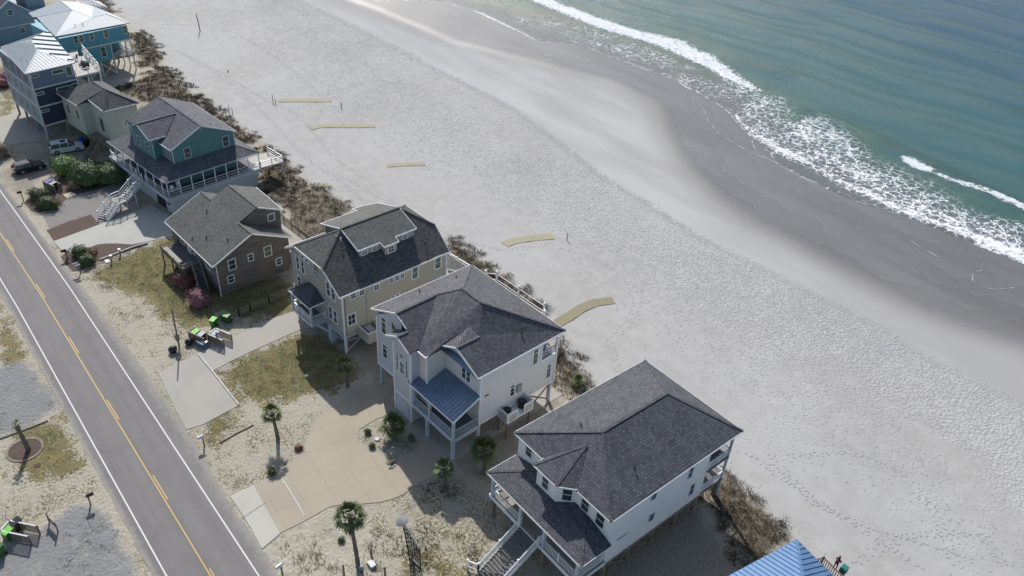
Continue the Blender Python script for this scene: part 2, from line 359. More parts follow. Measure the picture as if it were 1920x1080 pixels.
# wrack line along the berm
wr = g.math('ABSOLUTE', g.math('ADD', g.attr('berm'), g.math('MULTIPLY', g.math('SUBTRACT', nB, .5), 3.)))
c = g.mix(g.math('MULTIPLY', g.rng(wr, .1, .8, 1, 0), g.rng(nC, .42, .6, 0, .6)), c, (.24,.22,.19))
wf = g.math('ADD', g.attr('wet'), g.math('MULTIPLY', g.math('SUBTRACT', nS, .5), 6.))
w1 = g.rng(wf, -7, 2.5)
wetc = g.mix(g.rng(nS, .35, .7), (.135,.126,.118), (.18,.17,.16))
wl_ = g.math('FRACT', g.math('MULTIPLY', g.math('ADD', g.attr('wet'), g.math('ADD', g.math('MULTIPLY', nB, 5.), g.math('MULTIPLY', nA, 16.))), .21))
wetc = g.mix(g.rng(wl_, .0, .10, .32, 0), wetc, (.25,.235,.215)); wetc = g.mix(g.rng(wl_, .5, 1., 0, .3), wetc, (.12,.108,.098))
wetc = g.mix(g.rng(nD, .5, .75, 0, .25), wetc, (.22,.205,.19))
c = g.mix(w1, c, wetc)
vf = g.math('ADD', g.attr('veg'), g.math('MULTIPLY', g.math('SUBTRACT', nB, .5), 5.))
c = g.mix(g.rng(vf, -.5, 1.0, 0, .85), c, g.mix(g.rng(nC, .4, .6), (.075,.055,.035), (.19,.155,.11)))
c = g.mix(g.rng(nD, .45, .8, 0, .16), c, (.2,.17,.13))
g.l(c, b.inputs['Base Color'])
rw = g.rng(wf, -6, 3, .9, .27); g.l(rw, b.inputs['Roughness']); g.l(g.rng(wf, -6, 5, .2, .45), b.inputs['Specular IOR Level'])
vo = g.n('ShaderNodeTexVoronoi'); vo.feature = 'SMOOTH_F1'; g.l(p, vo.inputs['Vector']); vo.inputs['Scale'].default_value = 3.2; vo.inputs['Smoothness'].default_value = .4; vo.inputs['Randomness'].default_value = 1
tr = g.math('MULTIPLY', g.rng(bf, 3, 14, .15, 1), g.math('SUBTRACT', 1, band))
tr = g.math('MULTIPLY', tr, g.rng(g.math('ADD', nA, g.math('MULTIPLY', g.rng(g.attr('berm'), -26, -3), .35)), .52, .72, .12, 1))
tr2 = g.math('MULTIPLY', g.rng(bf, -4, 0, 1, 0), .55)
h = g.math('ADD', g.math('MULTIPLY', vo.outputs['Distance'], g.math('ADD', tr, tr2)), g.math('MULTIPLY', nC, g.math('MULTIPLY', g.rng(wf, -8, 0, 1, .03), .28)))
g.l(g.bump(h, .75, .13), b.inputs['Normal'])
me.materials.append(m)
o = bpy.data.objects.new('ground', me); link(o); tag(o, 'pale sandy ground of the lots and the wide beach down to the wet sand', 'ground', kind='structure')
# ---------------------------------------------------------------- sea
sx_ = np.concatenate([np.linspace(-2400, -262, 40), np.arange(-260, 10, .9), np.linspace(12, 1500, 40)])
tt = np.concatenate([np.arange(0, 60, .55), 60+np.cumsum(np.geomspace(.6, 2.5, 90)), np.geomspace(190, 3500, 40)])
SXX, TT = np.meshgrid(sx_, tt); ys = ycurve(SWASH, SXX.ravel()); X = SXX.ravel(); T_ = TT.ravel(); Y = ys*np.clip(1-T_/120, 0, 1)+128*np.clip(T_/120, 0, 1)+T_
P = np.stack([X, Y], 1)
amp = np.clip((T_-6)/30, 0, 1)*np.clip((400-T_)/150, 0, 1)
def wob(s, sd):
    return np.sin(X*s+sd)*1.3+np.sin(X*s*2.3+Y*s+sd*2)*.7
ph = (Y*.985+X*(-.02+.10*np.clip((T_-18)/40, -.5, 1))+wob(.045, 1.)*1.0)
H = .19*np.sin(2*np.pi*ph/17.+wob(.03, 2)*.5)+.08*np.sin(2*np.pi*(Y-.06*X)/11.+1.+wob(.05, 4)*.8)+.05*np.sin(2*np.pi*(Y*.95-X*.2)/6.3+wob(.08, 1)*1.2)
crestB = WA([(1500,205),(1535,213),(1609,245),(1683,278),(1841,352),(1925,393)]); dB = ldist(P, crestB)
crestA = WA([(1341,106),(1400,120),(1424,130),(1484,139)]); dA = ldist(P, crestA)
Hz = .05+H*amp+.40*np.exp(-(dB/1.5)**2)+.2*np.exp(-(dA/1.5)**2)
Hz = np.where(T_ < .6, -.02, Hz); Hz[T_ == 0] = -.12
me = bpy.data.meshes.new('sea'); idx = np.arange(len(X)).reshape(len(tt), len(sx_))
q = np.stack([idx[:-1, :-1], idx[:-1, 1:], idx[1:, 1:], idx[1:, :-1]], -1).reshape(-1, 4)
grid_mesh(me, np.column_stack([X, Y, Hz]), q)
yo = ycurve(FOUT, X)
c7 = lambda l: WA([(1100+a/2.16, b/2.16) for a, b in l])
dens = []
breaker = c7([(-230,-40),(0,50),(110,85),(200,118),(300,142),(400,170),(450,200),(520,230),(560,262),(600,290),(650,325),(722,372),(660,362),(600,340),(540,310),(480,270),(400,240),(330,205),(240,170),(150,145),(60,118),(0,98),(-230,0)])
lower = c7([(580,440),(640,500),(720,545),(800,590),(900,630),(960,680),(1050,725),(1160,770),(1260,820),(1400,880),(1560,930),(1771,1000),(1900,1060),(1900,1120),(1771,1080),(1600,1005),(1490,945),(1350,895),(1200,835),(1050,765),(940,700),(880,670),(770,625),(690,570),(610,505)])
lace = c7([(590,290),(720,372),(800,395),(835,480),(880,480),(940,470),(1020,500),(1060,528),(1110,570),(1150,620),(1230,665),(1290,700),(1400,735),(1490,790),(1560,850),(1640,880),(1771,905),(1900,960),(1900,1080),(1560,960),(1200,830),(900,670),(700,570),(590,450),(600,400),(500,320)])
mid = c7([(800,520),(860,480),(960,478),(1060,540),(1120,620),(1200,680),(1280,740),(1400,830),(1500,870),(1771,940),(1771,1010),(1400,900),(1200,810),(1000,700),(900,600)])
small1 = c7([(1268,632),(1310,640),(1360,662),(1412,690),(1400,702),(1340,690),(1285,660)]); small2 = c7([(1610,768),(1680,795),(1771,838),(1900,890),(1900,915),(1771,858),(1690,822),(1620,785)])
small3 = c7([(1400,695),(1500,732),(1610,770),(1612,782),(1500,745),(1400,702)])
streak = c7([(800,525),(880,540),(950,570),(880,565)])
inner = c7([(-300,60),(0,100),(150,150),(330,215),(480,290),(600,370),(640,430),(600,440),(500,400),(400,350),(300,290),(130,240),(0,195),(-300,90)])
def soft(poly, a, bb): return np.clip((sdist(P, poly)-a)/(bb-a), 0, 1)
wseed = np.array([mnoise.noise(Vector((x*.22, y*.22, 0))) for x, y in zip(X, Y)]) if len(X) < 4e5 else 0
foam = np.maximum.reduce([1.0*soft(breaker, -1.2, 1.3), 1.0*soft(lower, -1.8, 1.8), .55*soft(lace, -3.5, 3.), .70*soft(mid, -3, 2.5), 1.1*soft(small1, -.4, .5), 1.1*soft(small2, -.4, .5), .95*soft(small3, -.45, .2), .9*soft(streak, -.7, .4), .42*soft(inner, -2, 2)])
edge = np.clip(1-np.abs(T_-.9)/.55, 0, 1)*.95
foam = np.maximum(foam+wseed*.25*np.clip(foam*3, 0, 1)*np.clip((1.05-foam)*3, 0, 1), edge*(.75+.5*wseed))
vattr(me, 'foam', foam); vattr(me, 'dist', np.clip(T_, 0, 400)); vattr(me, 'outer', np.clip(Y-yo, -40, 300)); vattr(me, 'crest', np.maximum(np.exp(-(dB/1.6)**2), .6*np.exp(-(dA/1.6)**2))+np.clip(H, 0, 1)*amp*1.2)
m, t, b = newmat('sea_water'); g = NT(t); p = g.geo()
n1 = g.noise(.12, 4, .6, p); n2 = g.noise(.9, 5, .65, p); n3 = g.noise(3.2, 3, .6, p)
wp = g.n('ShaderNodeVectorMath', operation='ADD'); g.l(p, wp.inputs[0])
nv = g.n('ShaderNodeTexNoise'); nv.inputs['Scale'].default_value = 1.1; nv.inputs['Detail'].default_value = 3; g.l(p, nv.inputs['Vector'])
sc_ = g.n('ShaderNodeVectorMath', operation='SCALE'); g.l(nv.outputs['Color'], sc_.inputs[0]); sc_.inputs['Scale'].default_value = 2.2; g.l(sc_.outputs[0], wp.inputs[1])
v1 = g.n('ShaderNodeTexVoronoi'); v1.feature = 'DISTANCE_TO_EDGE'; g.l(wp.outputs[0], v1.inputs['Vector']); v1.inputs['Scale'].default_value = .62
v2 = g.n('ShaderNodeTexVoronoi'); v2.feature = 'DISTANCE_TO_EDGE'; g.l(wp.outputs[0], v2.inputs['Vector']); v2.inputs['Scale'].default_value = 2.3
fo = g.attr('foam')
e1 = g.math('SUBTRACT', g.math('MULTIPLY', g.math('POWER', fo, 1.5), .15), v1.outputs['Distance']); e2 = g.math('SUBTRACT', g.math('MULTIPLY', g.math('POWER', fo, 2.6), .15), v2.outputs['Distance'])
lc = g.math('MAXIMUM', g.rng(e1, -.03, .03), g.rng(e2, -.02, .03))
lc = g.math('MULTIPLY', lc, g.rng(g.math('ADD', fo, g.math('MULTIPLY', g.math('SUBTRACT', n2, .5), .9)), .18, .5))
lc = g.math('MAXIMUM', lc, g.rng(g.math('ADD', fo, g.math('ADD', g.math('MULTIPLY', g.math('SUBTRACT', n2, .5), 1.5), g.math('MULTIPLY', g.math('SUBTRACT', n3, .5), 1.2))), .86, 1.08))
ou = g.math('ADD', g.attr('outer'), g.math('MULTIPLY', g.math('SUBTRACT', n1, .5), 24.))
deep = g.mix(g.rng(ou, 20, 110), (.022,.10,.108), (.018,.074,.122))
deep = g.mix(g.rng(g.attr('crest'), .1, .9, 0, .65), deep, (.022,.070,.045))
shal = g.mix(g.rng(ou, -18, 2), (.10,.115,.105), (.035,.105,.08))
c = g.mix(g.rng(ou, -3, 10), shal, deep)
film = g.mix(g.rng(n2, .3, .7), (.15,.145,.14), (.11,.115,.115))
c = g.mix(g.rng(g.attr('dist'), 1, 14, 1, 0), c, film)
c = g.mix(lc, c, (.72,.74,.75))
g.l(c, b.inputs['Base Color'])
g.l(g.math('MULTIPLY_ADD', lc, .65, g.rng(g.attr('dist'), 0, 40, .3, .16)), b.inputs['Roughness'])
b.inputs['IOR'].default_value = 1.33; b.inputs['Specular IOR Level'].default_value = .42
mp2 = g.n('ShaderNodeMapping'); g.l(p, mp2.inputs[0]); mp2.inputs['Scale'].default_value = (.35, 1, 1); mp2.inputs['Rotation'].default_value = (0, 0, R(-12))
r1 = g.noise(2.6, 6, .75, mp2.outputs[0]); r2 = g.noise(.45, 5, .65, mp2.outputs[0])
h = g.math('ADD', g.math('MULTIPLY', r1, g.rng(g.attr('dist'), 2, 20, .2, 1)), g.math('MULTIPLY', r2, .55)); h = g.math('ADD', h, g.math('MULTIPLY', lc, .35))
g.l(g.bump(h, .8, .34), b.inputs['Normal'])
me.materials.append(m); o = bpy.data.objects.new('sea', me); link(o); tag(o, 'green blue sea with foaming surf along the beach', 'sea', kind='structure')
def foamline(pts, wd, label, seed=1):
    l = WA(pts)[:, :2]; seg = np.linalg.norm(np.diff(l, axis=0), axis=1); cum = np.concatenate([[0], np.cumsum(seg)]); s = np.arange(0, cum[-1], .35)
    x = np.interp(s, cum, l[:, 0]); y = np.interp(s, cum, l[:, 1]); k = np.ones(5)/5; k2 = np.ones(9)/9
    x = np.convolve(np.pad(x, 4, 'edge'), k2, 'valid'); y = np.convolve(np.pad(y, 4, 'edge'), k2, 'valid'); n = len(x)
    wv = np.array([mnoise.noise(Vector((a*.35, b_*.35, seed))) for a, b_ in zip(x, y)]); y = y+wv*.5; x = x+np.roll(wv, 7)*.35
    ww = .8*wd*np.clip(.55+1.6*np.array([mnoise.noise(Vector((a*.8, b_*.8, seed+9.))) for a, b_ in zip(x, y)]), .04, 1.6)
    z = gz(x, y)+.035
    vs = [(x[i], y[i]-ww[i]/2, z[i]) for i in range(n)]+[(x[i], y[i]+ww[i]/2, z[i]) for i in range(n)]
    o = MB().add(vs, [(i, i+1, n+i+1, n+i) for i in range(n-1)]).build('foam_line', M['foam']); return tag(o, label, kind='structure')
M['foam'] = plain('sea_foam', (.40,.405,.405), .8, var=.3, scale=3)
cc = lambda l: [(960+a/2, b_/2) for a, b_ in l]
foamline(cc([(693,360),(705,400),(740,455),(775,500),(830,535),(900,575),(960,600)]), .22, 'thin foam line left by a wave on wet sand')
foamline(cc([(898,518),(905,550),(940,585),(1000,620),(1080,665),(1150,690),(1240,730),(1320,765),(1440,800),(1560,835),(1640,870)]), .34, 'foam edge of the outermost swash')
foamline(cc([(0,60),(60,90),(150,118),(240,160),(330,200),(420,232),(520,268),(620,300)]), .45, 'foam edge of the far swash', 3)
foamline(cc([(0,150),(60,140)]), .2, 'broken foam on far wet sand', 4); foamline(cc([(50,205),(140,210),(220,214),(330,240)]), .4, 'broken foam patches on far wet sand', 4)
foamline(cc([(240,160),(200,150)]), .2, 'short foam line', 5)
foamline(cc([(1370,882),(1430,890),(1480,888),(1465,860),(1440,845)]), .16, 'forked foam line on wet sand', 5); foamline(cc([(1480,888),(1530,930),(1610,968),(1700,1005)]), .2, 'foam line running down the wet sand', 6)
foamline(cc([(1800,1012),(1735,1015),(1722,1040),(1740,1070),(1790,1085),(1900,1075)]), .5, 'curved foam edge near the right border', 7)
foamline(cc([(1040,715),(1110,735),(1130,750)]), .12, 'faint foam trace on wet sand', 8); foamline(cc([(550,250),(580,270),(620,292),(640,320),(690,345),(760,380),(820,425),(850,470),(900,515)]), .7, 'bright foam edge of the spreading wave', 9)
# ---------------------------------------------------------------- road and paving
def strip(line, off0, off1, z):
    line = np.asarray(line)[:, :2]; d = np.gradient(line, axis=0); d /= np.linalg.norm(d, axis=1)[:, None]; nrm = np.stack([-d[:, 1], d[:, 0]], 1)
    a = line+nrm*off0; b_ = line+nrm*off1; vs = [(x, y, z) for x, y in a]+[(x, y, z) for x, y in b_]; n = len(line)
    return vs, [(i, i+1, n+i+1, n+i) for i in range(n-1)]
cx = np.concatenate([np.arange(-1500, -220, 40), np.arange(-220, 20, .5), np.arange(20, 1500, 40)])
def cyf(x): return np.where(x < -94, 8.4-.030*np.abs(x+94)**1.05, 8.4+.0145*(x+94)*np.clip((60-x)/60, .3, 1))
CL = np.stack([cx, cyf(cx)], 1)
def sheet(name, poly, z, m, label, th=.10, cat=None, kind='structure'):
    mb = MB().slab([(p[0], p[1], z) for p in poly], th); o = mb.build(name, m); return tag(o, label, cat, kind=kind)
m, t, b = newmat('asphalt'); g = NT(t); p = g.geo()
mp = g.n('ShaderNodeMapping'); g.l(p, mp.inputs[0]); mp.inputs['Scale'].default_value = (.03, .8, 1)
s1 = g.noise(1, 4, .6, mp.outputs[0]); s2 = g.noise(.35, 5, .6, p); s3 = g.noise(30, 2, .6, p)
c = g.mix(g.rng(s1, .3, .7), (.155,.145,.138), (.19,.178,.170)); c = g.mix(g.rng(s2, .4, .75, 0, .4), c, (.13,.122,.116)); c = g.mix(g.rng(s3, .4, .7, 0, .3), c, (.22,.205,.19))
s4 = g.noise(1.6, 5, .7, p); c = g.mix(g.math('MULTIPLY', g.rng(g.math('ADD', g.attr('edge'), g.math('MULTIPLY', g.math('SUBTRACT', s4, .5), 1.2)), .25, 1.0), .75), c, (.30,.275,.235))
vc = g.n('ShaderNodeTexVoronoi'); vc.feature = 'DISTANCE_TO_EDGE'; wv_ = g.n('ShaderNodeVectorMath', operation='ADD'); g.l(p, wv_.inputs[0]); nn_ = g.n('ShaderNodeTexNoise'); nn_.inputs['Scale'].default_value = .6; g.l(p, nn_.inputs['Vector']); g.l(nn_.outputs['Color'], wv_.inputs[1]); g.l(wv_.outputs[0], vc.inputs['Vector']); vc.inputs['Scale'].default_value = .14
c = g.mix(g.math('MULTIPLY', g.rng(vc.outputs['Distance'], .0, .006, 1, 0), g.rng(s2, .45, .6, 0, .55)), c, (.07,.065,.06))
g.l(c, b.inputs['Base Color']); b.inputs['Roughness'].default_value = .9; g.l(g.bump(s3, .5, .01), b.inputs['Normal']); M['asphalt'] = m
# asphalt with slightly ragged edges
vs = []; fs = []; n = len(cx)
jl = np.interp(cx, [-1500, -97, -72, -56, -48, 1500], [-3.6, -3.75, -3.8, -3.75, -3.75, -3.8]); jr = np.interp(cx, [-1500, -127, -117, -97, -91, -74, -62, -53, 1500], [4.0, 4.0, 4.1, 4.2, 4.5, 4.9, 5.0, 4.5, 4.3])
jit = np.array([[mnoise.noise(Vector((x*.55, k*9., 0)))*.16+mnoise.noise(Vector((x*2.1, k*9., 4.)))*.08 for x in cx] for k in (0, 1)]); jl = jl+jit[0]; jr = jr+jit[1]
eda = []
for i, x in enumerate(cx):
    y0_ = cyf(x); vs += [(x, y0_+jl[i], .03), (x, y0_-3.15, .03), (x, y0_, .03), (x, y0_+3.4, .03), (x, y0_+jr[i], .03)]; eda += [1, .18, 0, .18, 1]
fs = [(5*i+k, 5*i+5+k, 5*i+6+k, 5*i+1+k) for i in range(n-1) for k in range(4)]
ro = MB().add(vs, fs).build('road', M['asphalt']); vattr(ro.data, 'edge', eda)
tag(ro, 'two lane grey asphalt road with a yellow centre line', 'road', kind='structure')
def paint(name, c):
    m, t, b = newmat(name); g = NT(t); p = g.geo(); w_ = g.noise(6, 5, .7, p)
    g.l(g.mix(g.rng(w_, .5, .78, 0, .5), c, tuple(x*.55 for x in c)), b.inputs['Base Color']); b.inputs['Roughness'].default_value = .7; return m
M['wline'] = paint('white_road_paint', (.60,.60,.58)); M['yline'] = paint('yellow_road_paint', (.52,.33,.10))
mb = MB(); mb.add(*strip(CL, -2.96, -2.84, .036)); mb.add(*strip(CL, 3.06, 3.18, .036))
tag(mb.build('edge_lines', M['wline']), 'white edge lines painted along both sides of the road', kind='structure')
mb = MB(); mb.add(*strip(CL, -.10, .01, .036))
for k in range(-60, 90):
    x0 = -84.9+12.9*k
    if x0 < -600: continue
    xx = np.linspace(x0, x0+3.6, 4); mb.add(*strip(np.stack([xx, cyf(xx)], 1), .13, .24, .036))
tag(mb.build('centre_line', M['yline']), 'yellow solid and dashed centre line of the road', kind='structure')
# concrete drives
def slabmat(name, c1, c2, stain, cell, deg=0, joint=.022):
    m, t, b = newmat(name); g = NT(t); p = g.geo()
    mp = g.n('ShaderNodeMapping'); g.l(p, mp.inputs[0]); mp.inputs['Rotation'].default_value = (0, 0, R(deg))
    br = g.n('ShaderNodeTexBrick'); g.l(mp.outputs[0], br.inputs['Vector']); br.offset = 0
    for k, v in (('Scale', 1), ('Mortar Size', joint), ('Mortar Smooth', .3), ('Bias', 0), ('Brick Width', cell[0]), ('Row Height', cell[1])): br.inputs[k].default_value = v
    br.inputs['Color1'].default_value = (*c1, 1); br.inputs['Color2'].default_value = (*c2, 1); br.inputs['Mortar'].default_value = (*[x*.72 for x in c1], 1)
    a = g.noise(.25, 5, .6, p); a2 = g.noise(1.4, 4, .65, p); a3 = g.noise(12, 3, .7, p)
    c = g.mix(g.rng(a, .4, .7, 0, .5), br.outputs['Color'], stain); c = g.mix(g.rng(a2, .55, .8, 0, .35), c, tuple(x*1.12 for x in c2)); c = g.mix(g.rng(a3, .5, .8, 0, .2), c, tuple(x*.6 for x in c1))
    g.l(c, b.inputs['Base Color']); b.inputs['Roughness'].default_value = .85; return m
M['tanslab'] = slabmat('tan_concrete', (.35,.30,.225), (.37,.32,.24), (.31,.265,.20), (2.6, 2.6), 4)
M['paleslab'] = slabmat('pale_concrete', (.42,.40,.34), (.44,.42,.36), (.37,.345,.29), (6, 3.4), 3, .015)
M['greyslab'] = slabmat('grey_concrete', (.34,.315,.275), (.355,.33,.29), (.29,.265,.23), (40, 2.9), 3, .012)
M['palegreen'] = slabmat('aged_concrete', (.38,.375,.33), (.40,.39,.345), (.32,.31,.27), (9, 30), 3, .015)
def gravel(name, c1, c2, c3, sc_=9):
    m, t, b = newmat(name); g = NT(t); p = g.geo(); a = g.noise(sc_, 4, .75, p); a2 = g.noise(.4, 5, .6, p)
    c = g.mix(g.rng(a, .35, .65), c1, c2); c = g.mix(g.rng(a2, .45, .7, 0, .7), c, c3); g.l(c, b.inputs['Base Color']); b.inputs['Roughness'].default_value = .95
    g.l(g.bump(a, .8, .04), b.inputs['Normal']); return m
M['gravel'] = gravel('grey_gravel', (.15,.14,.13), (.27,.25,.235), (.22,.20,.185)); M['bluegravel'] = gravel('pale_blue_gravel', (.20,.21,.215), (.36,.36,.36), (.33,.315,.29))
M['darkgravel'] = gravel('dark_gravel', (.15,.145,.135), (.25,.24,.225), (.36,.33,.27)); M['mulch'] = gravel('brown_mulch', (.06,.038,.030), (.12,.078,.062), (.085,.055,.045), 7)
M['dirt'] = gravel('sandy_dirt', (.26,.22,.16), (.36,.31,.235), (.21,.18,.13), 3)
DR1 = [(433,930),(455,919),(480,908),(515,889),(543,868),(565,843),(578,823),(583,805),(592,791),(602,778),(620,769),(660,742),(712,714),(760,700),(790,740),(745,772),(708,785),(673,806),(671,830),(687,848),(722,856),(742,868),(800,823),(840,790),(885,840),(850,872),(772,914),(757,927),(736,936),(712,942),(680,945),(650,945),(634,947),(617,951),(596,963),(575,975),(550,988),(525,1000),(490,1028),(470,990),(450,958)]
sheet('driveway', WA(DR1), .045, M['tanslab'], 'tan jointed concrete driveway widening in front of the white house with blue porch roof')
sheet('driveway_apron', WA([(431,931),(455,919),(476,911),(500,955),(525,1001),(491,1030),(470,990),(450,958)], .0), .062, M['paleslab'], 'pale concrete apron where the tan driveway meets the road')
sheet('driveway', WA([(297,701),(335,680),(371,663),(446,629),(484,610),(520,594),(557,582),(640,560),(660,600),(566,618),(545,626),(521,637),(496,648),(472,659),(430,679),(399,696),(422,727),(448,760),(415,778),(381,796),(362,802),(350,806),(330,770),(313,735),(303,712)]), .045, M['greyslab'], 'grey concrete driveway with a parking pad leading to the khaki house')
sheet('driveway', WA([(100,452),(160,431),(200,416),(242,399),(283,385),(317,404),(345,420),(335,440),(277,453),(247,459),(222,457),(200,457),(182,459),(172,463),(150,468),(132,474),(117,471)]), .045, M['palegreen'], 'pale concrete driveway in front of the teal house')
sheet('driveway', WA([(-60,300),(0,277),(20,272),(90,262),(120,240),(84,215),(40,195),(24,212),(0,222),(-60,250)]), .045, M['greyslab'], 'weathered concrete drive beneath the tall navy house')
sheet('gravel_yard', WA([(80,404),(98,385),(110,378),(143,366),(165,360),(183,357),(233,343),(262,368),(215,402),(208,408),(185,421),(170,404),(130,415),(93,428)]), .03, M['gravel'], 'grey gravel parking yard beside the white outdoor stairs')
sheet('mulch_bed', WA([(88,432),(130,416),(170,403),(178,411),(185,421),(143,437),(102,452)]), .06, M['mulch'], 'long strip of brown mulch between gravel and concrete')
sheet('mulch_bed', WA([(45,380),(60,365),(98,350),(115,330),(150,305),(235,300),(248,318),(233,338),(183,356),(158,361),(143,365),(125,373),(116,383),(105,391),(90,396),(72,399),(58,395)]), .035, M['mulch'], 'brown mulch bed around the roadside hedges and bushes')
sheet('mulch_bed', WA([(172,463),(182,459),(200,457.5),(222,458),(247,459),(277,454),(277,458),(230,473),(188,488),(168,498),(150,508),(137,509),(125,497),(114,482),(128,470),(150,466)]), .035, M['mulch'], 'brown mulch bed with two round shrubs edged in white timber')
sheet('parking_slab', [(-50.6,32.0),(-44.0,32.3),(-44.0,36.2),(-44.6,48.6),(-58.2,47.6),(-57.6,34.2),(-50.8,34.4)], .05, M['greyslab'], 'concrete floor beneath the raised light grey house')
def curbing(name, line, z, wd, ht, m, label, cat):
    mb = MB(); L = [Vector(W(a, b_, 0)) for a, b_ in line]
    for a, b_ in zip(L[:-1], L[1:]): mb.beam((a.x, a.y, z), (b_.x, b_.y, z), wd, ht)
    return tag(mb.build(name, m), label, cat)
curbing('edging_board', [(371,664),(398,696),(412,714),(430,737),(448,760)], .08, .16, .12, M['timber_edge'], 'pale timber edging between the parking pad and the lawn', 'edging')
curbing('edging_board', [(277,457),(252,464),(228,473),(208,481),(188,488)], .12, .14, .24, M['timber_edge'], 'white timber edging between brown mulch and green lawn', 'edging')
curbing('edging_board', [(-40,840),(0,823),(30,812),(60,801),(90,789)], .06, .14, .12, M['wood'], 'weathered timber edging of the gravel drive across the road', 'edging')
curbing('edging_board', [(413,830),(445,812),(475,797)], .06, .14, .12, M['wood'], 'short weathered timber edging in the sandy lot beside the leaning palm', 'edging')
curbing('driveway_drain', [(527,897),(537,910),(553,936),(571,967)], .055, .09, .02, M['grey'], 'grey channel drain across the tan concrete driveway', 'drain')
curbing('expansion_joint', [(455,972),(497,944)], .066, .05, .01, M['seam'], 'dark joint in the pale driveway apron', 'joint')
sheet('stone_slab', WA([(118,366),(134,361),(145,366),(127,374)]), .12, M['stone'], 'sandstone slab lying in the mulch beside the gravel yard', cat='stone slab', kind=None)
# ---------------------------------------------------------------- building kit
def win(h, P0, nrm, wd, ht, split='sash', m='white', gl='glass', bw=.11, lab=None):
    "framed window centred on P0 of a wall whose outward direction is nrm (degrees)"
    n = Vector((math.cos(R(nrm)), math.sin(R(nrm)), 0)); tv = Vector((-n.y, n.x, 0)); P0 = Vector(P0)
    def bx(mb, a0, a1, z0, z1, d0, d1):
        q = [P0+tv*a+n*d+Vector((0, 0, z)) for d in (d0, d1) for a, z in ((a0, z0), (a1, z0), (a1, z1), (a0, z1))]
        mb.add(q, [(0,3,2,1),(4,5,6,7),(0,1,5,4),(1,2,6,5),(2,3,7,6),(3,0,4,7)])
    f = MB(); x, y = wd/2, ht/2
    bx(f, -x-bw, -x, -y-bw, y+bw, -.02, .07); bx(f, x, x+bw, -y-bw, y+bw, -.02, .07); bx(f, -x, x, y, y+bw, -.02, .07); bx(f, -x, x, -y-bw, -y, -.02, .08)
    if split in ('sash', 'grid', 'double'): bx(f, -x, x, -.025, .025, 0, .055)
    if split == 'transom': bx(f, -x, x, y*.42, y*.42+.09, 0, .06); bx(f, -x, x, -y*.3, -y*.3+.03, 0, .05)
    if split == 'grid':
        bx(f, -.018, .018, -y, -.025, 0, .05); bx(f, -.018, .018, .025, y, 0, .05)
    if split == 'double': bx(f, -.07, .07, -y, y, 0, .069)
    fo_ = f.build('window', M[m], h); pn = MB(); bx(pn, -x, x, -y, y, -.02, .02); pn.build('pane', M[gl], fo_)
    if lab: fo_['label'] = lab
    return fo_
def rail(h, pts, ht=1.0, m='white', bal=.15, every=2.0, name='railing', solid=False, post=.11, bw=.04, caps=True, ends=True):
    mb = MB()
    for a, b in zip(pts[:-1], pts[1:]):
        a = Vector(a); b = Vector(b); L = (b-a).length; k = max(1, round(L/every)); up = Vector((0, 0, 1))
        mb.beam(a+up*ht, b+up*ht, .10, .06); mb.beam(a+up*.12, b+up*.12, .06, .06)
        for i in range(k+1):
            p = a.lerp(b, i/k); mb.box(p.x-post/2, p.x+post/2, p.y-post/2, p.y+post/2, p.z-.1, p.z+ht+.12)
            if caps: mb.box(p.x-post*.75, p.x+post*.75, p.y-post*.75, p.y+post*.75, p.z+ht+.12, p.z+ht+.17)
        if solid: mb.beam(a+up*(ht*.55), b+up*(ht*.55), .03, ht*.8)
        elif bal:
            nb = int(L/bal)
            for i in range(1, nb):
                p = a.lerp(b, i/nb); mb.box(p.x-bw/2, p.x+bw/2, p.y-bw/2, p.y+bw/2, p.z+.12, p.z+ht-.02)
        else:
            mb.beam(a+up*ht*.55, b+up*ht*.55, .04, .05)
    return mb.build(name, M[m], h)
def roof(h, faces, m, th=.16, ridges=(), name='roof', lab=None):
    mb = MB()
    for f in faces: mb.slab(f, th)
    for a, b in ridges:
        mb.beam((a[0], a[1], a[2]+.01), (b[0], b[1], b[2]+.005), .26, .04)
    o = mb.build(name, M[m], h)
    if lab: o['label'] = lab
    return o
def fascia(h, edges, m='white', ht=.2):
    mb = MB()
    for a, b in edges: mb.beam((a[0], a[1], a[2]-ht/2+.0), (b[0], b[1], b[2]-ht/2+.0), .07, ht)
    return mb.build('fascia', M[m], h)
def seams(h, faces, m, sp=.5, name='roof_seams', rib=.045):
    mb = MB()
    for f in faces:
        P_ = [Vector(p) for p in f]; n = (P_[1]-P_[0]).cross(P_[2]-P_[0]).normalized()
        if n.z < 0: n = -n
        a = Vector((-n.y, n.x, 0)).normalized(); b_ = n.cross(a); us = [p.dot(a) for p in P_]; vs_ = [p.dot(b_) for p in P_]; w0 = P_[0].dot(n)
        k = math.ceil((min(us)+.05)/sp)
        while k*sp < max(us)-.05:
            u = k*sp; hits = []
            for i in range(len(P_)):
                u0, u1 = us[i], us[(i+1) % len(P_)]
                if (u0-u)*(u1-u) < 0: hits.append(vs_[i]+(vs_[(i+1) % len(P_)]-vs_[i])*(u-u0)/(u1-u0))
            if len(hits) >= 2:
                lo, hi = min(hits), max(hits); p0 = a*u+b_*lo+n*(w0+rib/2); p1 = a*u+b_*hi+n*(w0+rib/2)
                if hi-lo > .1: mb.beam(p0, p1, .045, rib, up=tuple(n))
            k += 1
    return mb.build(name, M[m], h)
def wall(h, poly, z0, z1, m, name='wall', lab=None):
    o = MB().prism(poly, z0, z1).build(name, M[m], h)
    if lab: o['label'] = lab
    return o
